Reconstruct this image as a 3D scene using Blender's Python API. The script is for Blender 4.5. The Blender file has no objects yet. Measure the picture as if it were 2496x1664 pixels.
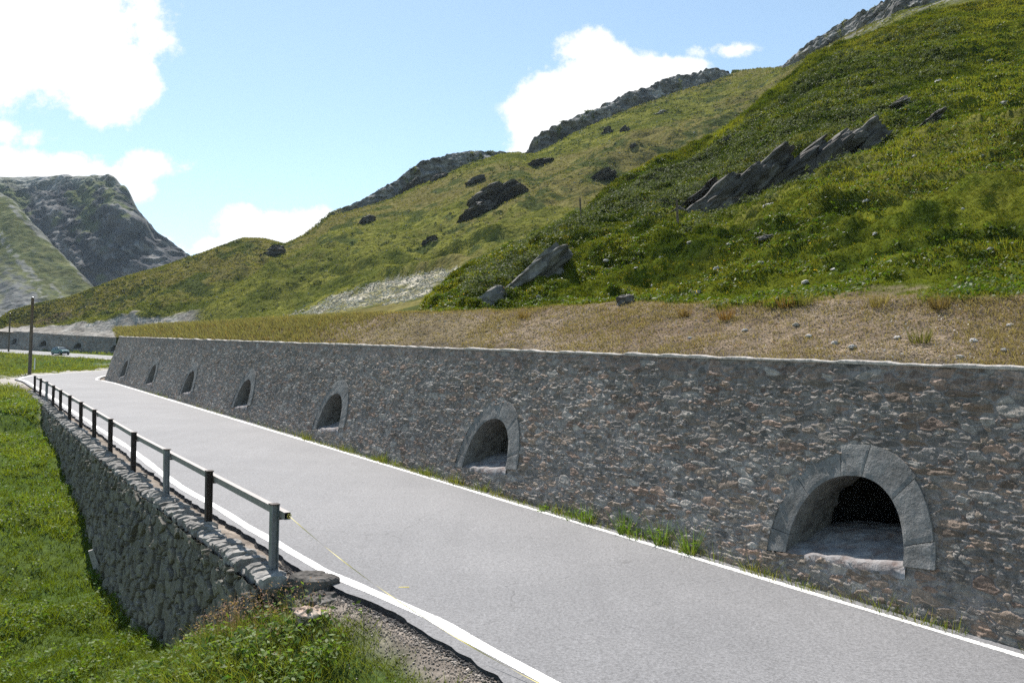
import bpy, math, random
import numpy as np
rng = np.random.default_rng(7)
np.seterr(over='ignore')
random.seed(7)
sc = bpy.context.scene
COL = sc.collection
R = math.radians
# ---------------------------------------------------------------- camera model (level horizon at row 400 of 682)
F = 830.0; HOR = 400.0; CH = 3.5
PITCH = math.atan((HOR - 341) / F)
def ray(px, py):
    px = np.asarray(px, float); py = np.asarray(py, float)
    xc = (px - 512) / F; yc = (341 - py) / F
    return xc, math.cos(PITCH) - yc * math.sin(PITCH), math.sin(PITCH) + yc * math.cos(PITCH)
def at(px, py, Y):
    x, y, z = ray(px, py)
    return np.array([x / y * Y, Y, CH + z / y * Y])
def tv(px, py):
    x, y, z = ray(px, py)
    return x / y, z / y
ANG = R(34.7125)
U = np.array([-math.sin(ANG), math.cos(ANG)])     # along the road, away from the viewpoint
NN = np.array([math.cos(ANG), math.sin(ANG)])     # across the road, towards the hill
GR = 0.0694                                       # the road climbs
def W(s, d, h=0.0):
    s = np.asarray(s, float); d = np.asarray(d, float); h = np.asarray(h, float)
    return np.stack(np.broadcast_arrays(s * U[0] + d * NN[0], s * U[1] + d * NN[1], GR * s + h), -1)

# ---------------------------------------------------------------- noise
def _hash(ix, iy, iz):
    h = (ix.astype(np.int64) * 374761393 + iy.astype(np.int64) * 668265263 + iz.astype(np.int64) * 2147483647) & 0xffffffff
    h = ((h ^ (h >> 13)) * 1274126177) & 0xffffffff
    h = ((h ^ (h >> 16)) * 2246822519) & 0xffffffff
    return ((h ^ (h >> 15)) & 0xffffff) / float(0xffffff)
def vnoise(x, y, z=0.0):
    x, y, z = np.broadcast_arrays(np.asarray(x, float), np.asarray(y, float), np.asarray(z, float))
    ix, iy, iz = np.floor(x), np.floor(y), np.floor(z)
    fx, fy, fz = x - ix, y - iy, z - iz
    fx = fx * fx * fx * (fx * (fx * 6 - 15) + 10); fy = fy * fy * fy * (fy * (fy * 6 - 15) + 10); fz = fz * fz * (3 - 2 * fz)
    ix = ix.astype(np.int64); iy = iy.astype(np.int64); iz = iz.astype(np.int64)
    def c(a, b, d): return _hash(ix + a, iy + b, iz + d)
    x00 = c(0,0,0) * (1-fx) + c(1,0,0) * fx; x10 = c(0,1,0) * (1-fx) + c(1,1,0) * fx
    x01 = c(0,0,1) * (1-fx) + c(1,0,1) * fx; x11 = c(0,1,1) * (1-fx) + c(1,1,1) * fx
    return ((x00 * (1-fy) + x10 * fy) * (1-fz) + (x01 * (1-fy) + x11 * fy) * fz) * 2 - 1
def fbm(x, y, z=0.0, oct=4, gain=.5):
    a, f, t = 1.0, 1.0, 0.0
    for i in range(oct):
        ca, sa = math.cos(.6 * i + .3), math.sin(.6 * i + .3)
        t = t + a * vnoise((x * ca - y * sa) * f + 17.3 * i, (x * sa + y * ca) * f + 5.1 * i, z * f + 3.7 * i)
        a *= gain; f *= 2.03
    return t
def ridge(x, y, z=0.0, oct=4):
    a, f, t = 1.0, 1.0, 0.0
    for i in range(oct):
        t = t + a * (1 - 2 * np.abs(vnoise(x * f + 9.7 * i, y * f + 3.3 * i, z * f)))
        a *= .5; f *= 2.1
    return t
def sstep(a, b, x):
    t = np.clip((x - a) / (b - a), 0, 1); return t * t * (3 - 2 * t)
def lerp(a, b, t): return a + (b - a) * t
def rgb(*c): return np.array(c, float)

# ---------------------------------------------------------------- mesh helpers
def mesh_obj(name, V, Fc, mat=None, parent=None, smooth=True, col=None, nper=None, link=True):
    """V (N,3); Fc (M,k) int array with k constant, or list of faces."""
    me = bpy.data.meshes.new(name)
    V = np.asarray(V, np.float32)
    if isinstance(Fc, np.ndarray):
        M, k = Fc.shape
        me.vertices.add(len(V)); me.vertices.foreach_set('co', V.ravel())
        me.loops.add(M * k); me.loops.foreach_set('vertex_index', Fc.astype(np.int32).ravel())
        me.polygons.add(M); me.polygons.foreach_set('loop_start', np.arange(0, M * k, k, dtype=np.int32))
        me.polygons.foreach_set('use_smooth', np.full(M, smooth))
        me.update(calc_edges=True)
    else:
        me.from_pydata(V.tolist(), [], Fc)
        me.polygons.foreach_set('use_smooth', np.full(len(me.polygons), smooth))
        me.update()
    if col is not None:
        ca = me.color_attributes.new('Col', 'FLOAT_COLOR', 'POINT')
        c4 = np.ones((len(V), 4), np.float32); c4[:, :3] = col
        ca.data.foreach_set('color', c4.ravel())
    if mat: me.materials.append(mat)
    o = bpy.data.objects.new(name, me)
    if link: COL.objects.link(o)
    if parent: o.parent = parent
    return o
def empty(name, loc=(0, 0, 0), rz=0.0, parent=None):
    o = bpy.data.objects.new(name, None); COL.objects.link(o)
    o.location = loc; o.rotation_euler = (0, 0, rz); o.empty_display_size = .1
    if parent: o.parent = parent
    return o
def tag(o, label=None, cat=None, group=None, kind=None):
    if label: o['label'] = label
    if cat: o['category'] = cat
    if group: o['group'] = group
    if kind: o['kind'] = kind
    return o
def struct(o): o['kind'] = 'structure'; return o
def grid_faces(ni, nj, keep=None):
    i, j = np.meshgrid(np.arange(ni - 1), np.arange(nj - 1), indexing='ij')
    a = i * nj + j
    f = np.stack([a, a + nj, a + nj + 1, a + 1], -1)
    if keep is not None: f = f[keep]
    return f.reshape(-1, 4)
class MB:
    """collects pieces into ONE mesh"""
    def __init__(self): self.v = []; self.f = []; self.n = 0
    def add(self, V, Fs):
        V = np.asarray(V, float); self.v.append(V)
        self.f += [tuple(int(i) + self.n for i in f) for f in Fs]; self.n += len(V); return self
    def box(self, c, s, rz=0.0, M=None, taper=1.0):
        x, y, z = np.array(s) / 2
        P = np.array([[-x,-y,-z],[x,-y,-z],[x,y,-z],[-x,y,-z],[-x*taper,-y*taper,z],[x*taper,-y*taper,z],[x*taper,y*taper,z],[-x*taper,y*taper,z]])
        if M is not None: P = P @ np.asarray(M).T
        if rz: 
            ca, sa = math.cos(rz), math.sin(rz); P = P @ np.array([[ca, sa, 0], [-sa, ca, 0], [0, 0, 1]])
        return self.add(P + np.array(c), [(3,2,1,0),(4,5,6,7),(0,1,5,4),(1,2,6,5),(2,3,7,6),(3,0,4,7)])
    def tube(self, pts, rad, n=8, cap=True):
        pts = np.asarray(pts, float); rad = np.broadcast_to(rad, len(pts)); V = []
        for i, p in enumerate(pts):
            t = pts[min(i + 1, len(pts) - 1)] - pts[max(i - 1, 0)]; t = t / np.linalg.norm(t)
            a = np.cross(t, [0, 0, 1.0] if abs(t[2]) < .9 else [1.0, 0, 0]); a /= np.linalg.norm(a); b = np.cross(t, a)
            for k in range(n):
                w = 2 * math.pi * k / n; V.append(p + rad[i] * (math.cos(w) * a + math.sin(w) * b))
        fs = []
        for i in range(len(pts) - 1):
            for k in range(n):
                k2 = (k + 1) % n; fs.append((i*n+k, i*n+k2, (i+1)*n+k2, (i+1)*n+k))
        if cap: fs += [tuple(range(n)), tuple(range((len(pts)-1)*n + n - 1, (len(pts)-1)*n - 1, -1))]
        return self.add(V, fs)
    def build(self, name, mat, parent=None, smooth=False):
        return mesh_obj(name, np.concatenate(self.v), self.f, mat, parent, smooth)

# ---------------------------------------------------------------- materials
def new_mat(name):
    m = bpy.data.materials.new(name); m.use_nodes = True
    nt = m.node_tree; nt.nodes.clear()
    out = nt.nodes.new('ShaderNodeOutputMaterial')
    return m, nt, out
def nd(nt, t, inp=None, **kw):
    n = nt.nodes.new(t)
    for k, v in kw.items(): setattr(n, k, v)
    if inp:
        for k, v in inp.items():
            s = n.inputs[k]
            if hasattr(v, 'is_output') or isinstance(v, bpy.types.NodeSocket): nt.links.new(v, s)
            else: s.default_value = v
    return n
def noise_n(nt, vec, scale, detail=4, rough=.55, dim='3D'):
    return nd(nt, 'ShaderNodeTexNoise', {'Vector': vec, 'Scale': scale, 'Detail': detail, 'Roughness': rough})
def ramp(nt, fac, stops):
    r = nt.nodes.new('ShaderNodeValToRGB'); nt.links.new(fac, r.inputs[0])
    e = r.color_ramp.elements
    while len(e) < len(stops): e.new(.5)
    for x, (p, c) in zip(e, stops): x.position = p; x.color = (*c, 1) if len(c) == 3 else c
    return r
def mixc(nt, fac, a, b, mode='MIX'):
    n = nt.nodes.new('ShaderNodeMix'); n.data_type = 'RGBA'; n.blend_type = mode
    for idx, v in ((0, fac), (6, a), (7, b)):
        if isinstance(v, bpy.types.NodeSocket): nt.links.new(v, n.inputs[idx])
        else: n.inputs[idx].default_value = v if idx == 0 else ((*v, 1) if len(v) == 3 else v)
    return n.outputs[2]
def geo_pos(nt): return nt.nodes.new('ShaderNodeNewGeometry').outputs['Position']
def principled(nt, out, color, rough=.8, normal=None, spec=.3, metallic=0.0):
    b = nd(nt, 'ShaderNodeBsdfPrincipled')
    for k, v in (('Base Color', color), ('Roughness', rough), ('Metallic', metallic), ('Specular IOR Level', spec)):
        if isinstance(v, bpy.types.NodeSocket): nt.links.new(v, b.inputs[k])
        else: b.inputs[k].default_value = (*v, 1) if k == 'Base Color' else v
    if normal: nt.links.new(normal, b.inputs['Normal'])
    nt.links.new(b.outputs[0], out.inputs[0]); return b
def bump(nt, h, strength, dist, normal=None):
    b = nd(nt, 'ShaderNodeBump', {'Height': h, 'Strength': strength, 'Distance': dist})
    if normal: nt.links.new(normal, b.inputs['Normal'])
    return b.outputs[0]
def attr_mat(name, scales=((3, .25), (25, .3)), rough=.85, bumps=(), spec=.25):
    """colour from the mesh's own colour attribute, broken up by fine noise"""
    m, nt, out = new_mat(name)
    p = geo_pos(nt)
    c = nd(nt, 'ShaderNodeVertexColor', layer_name='Col').outputs[0]
    for sca, amt in scales:
        n = noise_n(nt, p, sca, 3, .6).outputs[0]
        g = nd(nt, 'ShaderNodeMapRange', {'Value': n, 'From Min': .25, 'From Max': .75, 'To Min': 1 - amt, 'To Max': 1 + amt}).outputs[0]
        cc = nd(nt, 'ShaderNodeCombineColor', {0: g, 1: g, 2: g}).outputs[0]
        c = mixc(nt, 1.0, c, cc, 'MULTIPLY')
    nrm = None
    for sca, st, di in bumps:
        nrm = bump(nt, noise_n(nt, p, sca, 4, .6).outputs[0], st, di, nrm)
    principled(nt, out, c, rough, nrm, spec)
    return m
def foliage_mat(name, rough=.5, trans=.35, spec=.35):
    m, nt, out = new_mat(name)
    c = nd(nt, 'ShaderNodeVertexColor', layer_name='Col').outputs[0]
    b = nd(nt, 'ShaderNodeBsdfPrincipled', {'Base Color': c, 'Roughness': rough, 'Specular IOR Level': spec})
    t = nd(nt, 'ShaderNodeBsdfTranslucent', {'Color': mixc(nt, 1.0, c, (1.25, 1.35, .55), 'MULTIPLY')})
    mx = nd(nt, 'ShaderNodeMixShader', {0: trans, 1: b.outputs[0], 2: t.outputs[0]})
    nt.links.new(mx.outputs[0], out.inputs[0]); return m
def plain_mat(name, color, rough=.6, metallic=0.0, spec=.4, mott=.12, sca=6.0, bmp=None):
    m, nt, out = new_mat(name)
    tc = nt.nodes.new('ShaderNodeTexCoord').outputs['Object']
    n = noise_n(nt, tc, sca, 5, .6).outputs[0]
    c = ramp(nt, n, [(.3, tuple(x * (1 - mott) for x in color)), (.7, tuple(min(1, x * (1 + mott)) for x in color))]).outputs[0]
    nrm = bump(nt, noise_n(nt, tc, bmp[0], 4, .6).outputs[0], bmp[1], bmp[2]) if bmp else None
    principled(nt, out, c, rough, nrm, spec, metallic); return m

def asphalt_mat():
    m, nt, out = new_mat('asphalt')
    p = geo_pos(nt)
    big = noise_n(nt, p, .35, 4, .55).outputs[0]; fine = noise_n(nt, p, 24, 5, .85).outputs[0]
    c = ramp(nt, big, [(.3, (.148, .148, .152)), (.7, (.18, .179, .182))]).outputs[0]
    g = nd(nt, 'ShaderNodeMapRange', {'Value': fine, 'From Min': .36, 'From Max': .64, 'To Min': .6, 'To Max': 1.4}).outputs[0]
    c = mixc(nt, 1.0, c, nd(nt, 'ShaderNodeCombineColor', {0: g, 1: g, 2: g}).outputs[0], 'MULTIPLY')
    mp = nd(nt, 'ShaderNodeMapping', {'Vector': p, 'Rotation': (0, 0, -ANG), 'Scale': (.55, .03, .03)}).outputs[0]
    stn = noise_n(nt, mp, 3.0, 4, .6).outputs[0]
    g2 = nd(nt, 'ShaderNodeMapRange', {'Value': stn, 'From Min': .3, 'From Max': .7, 'To Min': .95, 'To Max': 1.04}).outputs[0]
    c = mixc(nt, 1.0, c, nd(nt, 'ShaderNodeCombineColor', {0: g2, 1: g2, 2: g2}).outputs[0], 'MULTIPLY')
    # hairline cracks
    wv = noise_n(nt, p, 1.3, 3, .6).outputs['Color']
    wp = nd(nt, 'ShaderNodeVectorMath', {0: p, 1: wv}, operation='ADD').outputs[0]
    vo = nd(nt, 'ShaderNodeTexVoronoi', {'Vector': wp, 'Scale': .22}, feature='DISTANCE_TO_EDGE').outputs[0]
    ck = nd(nt, 'ShaderNodeMapRange', {'Value': vo, 'From Min': .0, 'From Max': .006, 'To Min': .45, 'To Max': 0.0}).outputs[0]
    gate = nd(nt, 'ShaderNodeMapRange', {'Value': noise_n(nt, p, .4, 2).outputs[0], 'From Min': .52, 'From Max': .6}).outputs[0]
    ck = nd(nt, 'ShaderNodeMath', {0: ck, 1: gate}, operation='MULTIPLY').outputs[0]
    c = mixc(nt, ck, c, (.06, .06, .06))
    nrm = bump(nt, noise_n(nt, p, 45, 4, .8).outputs[0], .8, .012)
    principled(nt, out, c, .78, nrm, .3); return m
def paint_mat():
    m, nt, out = new_mat('road_paint')
    p = geo_pos(nt)
    n = noise_n(nt, p, 14, 6, .7).outputs[0]
    f = nd(nt, 'ShaderNodeMapRange', {'Value': n, 'From Min': .39, 'From Max': .47}).outputs[0]
    c = mixc(nt, f, (.25, .25, .25), (.72, .71, .68))
    principled(nt, out, c, .6, bump(nt, noise_n(nt, p, 80, 3).outputs[0], .4, .004), .4); return m
def stone_mat(name, c1, c2, c3, sca=2.2, grain=35, rough=.75):
    m, nt, out = new_mat(name)
    tc = nt.nodes.new('ShaderNodeTexCoord').outputs['Object']
    n1 = noise_n(nt, tc, sca, 6, .65).outputs[0]
    c = ramp(nt, n1, [(.3, c1), (.5, c2), (.72, c3)]).outputs[0]
    g = nd(nt, 'ShaderNodeMapRange', {'Value': noise_n(nt, tc, grain, 3, .7).outputs[0], 'From Min': .25, 'From Max': .75, 'To Min': .7, 'To Max': 1.3}).outputs[0]
    c = mixc(nt, 1.0, c, nd(nt, 'ShaderNodeCombineColor', {0: g, 1: g, 2: g}).outputs[0], 'MULTIPLY')
    nrm = bump(nt, noise_n(nt, tc, grain, 5, .7).outputs[0], .7, .02)
    nrm = bump(nt, n1, .5, .15, nrm)
    principled(nt, out, c, rough, nrm, .12); return m

MAT = {}
MAT['asphalt'] = asphalt_mat(); MAT['paint'] = paint_mat()
MAT['masonry'] = attr_mat('masonry_stone', ((9, .38), (48, .42)), .72, ((22, .6, .035), (75, .6, .014)), .22)
MAT['granite'] = stone_mat('dressed_granite', (.11, .107, .1), (.175, .17, .162), (.245, .24, .228), 2.4, 30, .8)
MAT['vault'] = stone_mat('vault_stone', (.09, .085, .08), (.16, .15, .14), (.21, .2, .18), 3.0, 12, .85)
MAT['sill'] = stone_mat('sill_stone', (.15, .105, .09), (.24, .225, .22), (.34, .335, .34), 3.2, 14, .75)
MAT['coping'] = stone_mat('coping_mortar', (.26, .24, .22), (.38, .35, .32), (.46, .43, .4), 2.5, 22, .85)
MAT['rock'] = stone_mat('schist_rock', (.038, .035, .031), (.08, .074, .067), (.185, .175, .16), 1.3, 9, .85)
MAT['slab'] = stone_mat('pale_schist', (.07, .066, .06), (.15, .143, .132), (.28, .27, .25), 1.6, 9, .85)
MAT['stone_light'] = stone_mat('light_stone', (.24, .22, .2), (.36, .34, .32), (.48, .46, .44), 2.0, 14, .7)
MAT['stone_rust'] = stone_mat('rust_stone', (.3, .2, .14), (.42, .32, .25), (.5, .43, .38), 2.5, 16, .8)
MAT['ground'] = attr_mat('meadow_soil', ((1.5, .2), (11, .3)), .95, ((6, .5, .08), (30, .5, .03)), 0.0)
MAT['hill'] = attr_mat('hill_turf', ((.45, .18), (2.4, .3), (12, .3)), .92, ((1.2, .4, .3), (7, .5, .08)), 0.0)
MAT['farhill'] = attr_mat('far_slope_turf', ((.12, .2), (.5, .3), (2.0, .3)), .92, ((.35, .5, .9), (1.4, .5, .3)), 0.0)
MAT['mountain'] = attr_mat('mountain_rock', ((.03, .25), (.12, .3), (.5, .25)), .9, ((.06, .6, 5.0), (.3, .6, 1.2)), 0.0)
MAT['grass'] = foliage_mat('grass_blades', .65, .42, .04)
MAT['slope_grass'] = foliage_mat('slope_grass_blades', .8, .4, .0)
MAT['leaf'] = foliage_mat('herb_leaves', .55, .4, .14)
MAT['shrub'] = foliage_mat('alpine_shrub_leaves', .6, .25, .03)
MAT['steel'] = plain_mat('grey_painted_steel', (.17, .18, .19), .5, .35, .5, .2, 9)
MAT['rust'] = plain_mat('rusty_brown_steel', (.05, .038, .032), .8, .1, .3, .35, 9)
MAT['rail'] = plain_mat('weathered_zinc_rail', (.225, .2, .185), .65, .0, .5, .15, 7)
MAT['wood'] = plain_mat('weathered_pole_wood', (.13, .1, .075), .85, 0, .2, .3, 5)
MAT['tape'] = plain_mat('yellow_tape', (.5, .42, .06), .6)
MAT['white'] = plain_mat('white_plastic', (.72, .72, .7), .5)
MAT['black'] = plain_mat('black_rubber', (.02, .02, .02), .7)
MAT['teal'] = plain_mat('teal_car_paint', (.01, .085, .095), .25, .2, .6, .05)
MAT['glass'] = plain_mat('dark_car_glass', (.02, .03, .04), .08, 0, .8, .05)
MAT['lamp'] = plain_mat('clear_headlamp', (.7, .72, .75), .15, .3, .8, .05)
MAT['crumble'] = attr_mat('crumbled_asphalt', ((8, .3), (40, .35)), .9, ((18, .8, .04), (60, .6, .015)), .1)
MAT['pebble'] = attr_mat('gravel_stones', ((20, .2),), .75, (), .12)

# ---------------------------------------------------------------- road path (arc length, with the climb)
_ctrl = [W(s, 8.1)[:2] for s in np.arange(-30, 71, 4)] + [(-36.2, 66.2), (-38.6, 72.5), (-39.7, 79), (-40.2, 86), (-41.2, 95), (-44.4, 108), (-51, 123), (-62, 136.5), (-77, 147.5), (-93, 157.5), (-112, 168), (-140, 180), (-180, 192)]
def catmull(P, n=12):
    P = np.asarray(P, float); P = np.vstack([2 * P[0] - P[1], P, 2 * P[-1] - P[-2]]); out = []
    for i in range(1, len(P) - 2):
        t = np.linspace(0, 1, n, endpoint=False)[:, None]
        p0, p1, p2, p3 = P[i-1], P[i], P[i+1], P[i+2]
        out.append(.5 * (2*p1 + (p2-p0)*t + (2*p0-5*p1+4*p2-p3)*t**2 + (3*p1-p0-3*p2+p3)*t**3))
    return np.vstack(out + [P[-2:-1]])
RC = catmull(_ctrl)
RT = np.gradient(RC, axis=0); RT /= np.linalg.norm(RT, axis=1)[:, None]
RN = np.stack([RT[:, 1], -RT[:, 0]], 1)           # to the right (hill side)
RS = np.concatenate([[0], np.cumsum(np.linalg.norm(np.diff(RC, axis=0), axis=1))]) - 30.0
RZ = np.where(RS < 80, GR * RS, GR * 80 + .0655 * (RS - 80))
RBANK = .085 * sstep(112, 140, RS)                # the far bend is banked towards the inside
def d_left(s):   # lateral place of the white line on the valley side, straight-road coordinates
    return np.interp(s, [-30, 7, 9.6, 12.4, 14.5, 17, 21.4, 28.6, 40, 57, 70], [5.5, 5.5, 5.46, 5.06, 5.03, 4.96, 4.9, 5.1, 5.22, 5.4, 5.45])
LL = np.where(RS < 70, d_left(RS) - 8.1, -2.65)   # left line offset from centre
RR = np.where(RS < 74, 3.06, 2.75)
def road_at(X, Y):
    """nearest arclength, signed lateral (right +), road height"""
    X = np.asarray(X, float).ravel(); Y = np.asarray(Y, float).ravel()
    s = np.empty(len(X)); l = np.empty(len(X)); z = np.empty(len(X)); ll = np.empty(len(X))
    for a in range(0, len(X), 20000):
        dx = X[a:a+20000, None] - RC[None, :, 0]; dy = Y[a:a+20000, None] - RC[None, :, 1]
        k = np.argmin(dx * dx + dy * dy, 1); i = np.arange(len(k))
        al = dx[i, k] * RT[k, 0] + dy[i, k] * RT[k, 1]
        s[a:a+20000] = RS[k] + al; l[a:a+20000] = dx[i, k] * RN[k, 0] + dy[i, k] * RN[k, 1]
        z[a:a+20000] = np.interp(RS[k] + al, RS, RZ); ll[a:a+20000] = LL[k]
    return s, l, z, ll

# asphalt sheet
def strip(name, s_arr, offs, lift, mat, **kw):
    """sheet along the road: offs = list of lateral offset arrays"""
    P = []
    cx = np.interp(s_arr, RS, RC[:, 0]); cy = np.interp(s_arr, RS, RC[:, 1]); nx = np.interp(s_arr, RS, RN[:, 0]); ny = np.interp(s_arr, RS, RN[:, 1])
    z = np.interp(s_arr, RS, RZ); bk = np.interp(s_arr, RS, RBANK)
    for o in offs: P.append(np.stack([cx + nx * o, cy + ny * o, z + lift + bk * o], 1))
    V = np.stack(P, 1); ni, nj = V.shape[:2]
    return mesh_obj(name, V.reshape(-1, 3), grid_faces(ni, nj)[:, ::-1].copy(), mat, **kw)
sA = np.concatenate([np.arange(-12, 40, .07), np.arange(40, 95, .25), np.arange(95, 235, 1.0)])
ragged = fbm(sA * 2.3, 0 * sA, 3.1, 4) * .045 + fbm(sA * .5, 0 * sA, 9.1, 2) * .03
lo = np.interp(sA, RS, LL) - .27 - .12 * sstep(14, 6, sA) + ragged * (sA < 60)
ro = np.where(sA < 74, 3.42, 3.0)
road = strip('road', sA, [lo + (ro - lo) * t for t in np.linspace(0, 1, 9)], 0.0, MAT['asphalt'], smooth=True); struct(road)
# visible broken thickness of the asphalt on the valley side
edge_b = strip('road_edge', sA, [lo - .035 + ragged * .3, lo + .02], 0.0, MAT['crumble'], col=rgb(.05, .048, .047))
vv = np.empty(len(edge_b.data.vertices) * 3, np.float32); edge_b.data.vertices.foreach_get('co', vv); vv = vv.reshape(-1, 3)
vv[0::2, 2] -= .10; vv[1::2, 2] -= .004; edge_b.data.vertices.foreach_set('co', vv.ravel()); struct(edge_b)
wl = .088 + .02 * fbm(sA * .8, 0 * sA, 1.0, 2) + .012 * sstep(13, 7, sA)
cl = np.interp(sA, RS, LL) + .02 * fbm(sA * .35, 0 * sA, 5.0, 3); cr = np.interp(sA, RS, RR)
struct(strip('road_marking', sA, [cl - wl, cl + wl], .004, MAT['paint']))
wr = .07 + .012 * fbm(sA * .9, 0 * sA, 2.0, 2)
struct(strip('road_marking', sA, [cr - wr, cr + wr], .004, MAT['paint']))
# small yellow survey dash painted on the asphalt
ym = MB(); q = W(11.1, 5.75, .004); ym.add([q + [-.07, -.012, 0], q + [.09, -.012, 0], q + [.08, .02, 0], q + [-.06, .02, 0]], [(0, 1, 2, 3)])
struct(ym.build('road_paint_dash', MAT['tape']))

# ---------------------------------------------------------------- masonry
def masonry(x, y, sx, sy, seed=0, p=2.6, jit=.85, drop=.0):
    """irregular coursed stones: returns id-hash, normalised edge distance, local coordinates in the stone"""
    gx, gy = x / sx, y / sy
    j0 = np.floor(gy).astype(np.int64)
    b1 = np.full(x.shape, 1e9); b2 = np.full(x.shape, 1e9)
    idh = np.zeros(x.shape); lx = np.zeros(x.shape); ly = np.zeros(x.shape); sxx = np.ones(x.shape)
    for dj in (-1, 0, 1):
        jj = j0 + dj
        off = _hash(jj, jj * 0 + 7 + seed, jj * 0)
        i0 = np.floor(gx + off).astype(np.int64)
        for di in (-2, -1, 0, 1, 2):
            ii = i0 + di
            h1 = _hash(ii, jj, ii * 0 + 11 + seed); h2 = _hash(ii, jj, ii * 0 + 23 + seed); h3 = _hash(ii, jj, ii * 0 + 37 + seed); h4 = _hash(ii, jj, ii * 0 + 51 + seed)
            cx = ii + .5 - off + (h1 - .5) * jit; cy = jj + .5 + (h2 - .5) * jit
            w = .62 + 1.0 * h3 ** 1.3; hh = .7 + .6 * h4
            ang = (h4 - .5) * .35
            ax = (gx - cx); ay = (gy - cy)
            rx = ax + ay * ang; ry = ay - ax * ang * .6
            d = ((np.abs(rx) / w) ** p + (np.abs(ry) / (hh * (.55 + .45 * w))) ** p) ** (1 / p)
            d = np.where(h3 < drop, d + 5, d)
            nb = d < b1
            b2 = np.where(nb, b1, np.minimum(b2, d)); b1 = np.where(nb, d, b1)
            idh = np.where(nb, _hash(ii, jj, ii * 0 + 91 + seed), idh); lx = np.where(nb, ax, lx); ly = np.where(nb, ay, ly); sxx = np.where(nb, w, sxx)
    return idh, b2 - b1, lx, ly, sxx
def pick(idh, table):
    k = np.floor(idh * 997) % len(table)
    return np.asarray(table)[k.astype(int)]
RUBBLE = [(.115,.105,.092),(.16,.15,.135),(.21,.2,.185),(.14,.13,.12),(.235,.22,.2),(.085,.08,.072),(.17,.13,.1),(.2,.135,.1),(.15,.1,.075),(.13,.125,.12),(.18,.172,.16),(.25,.235,.215),(.13,.105,.08),(.22,.165,.125),(.10,.095,.09),(.17,.14,.11),(.12,.085,.06)]

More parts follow.
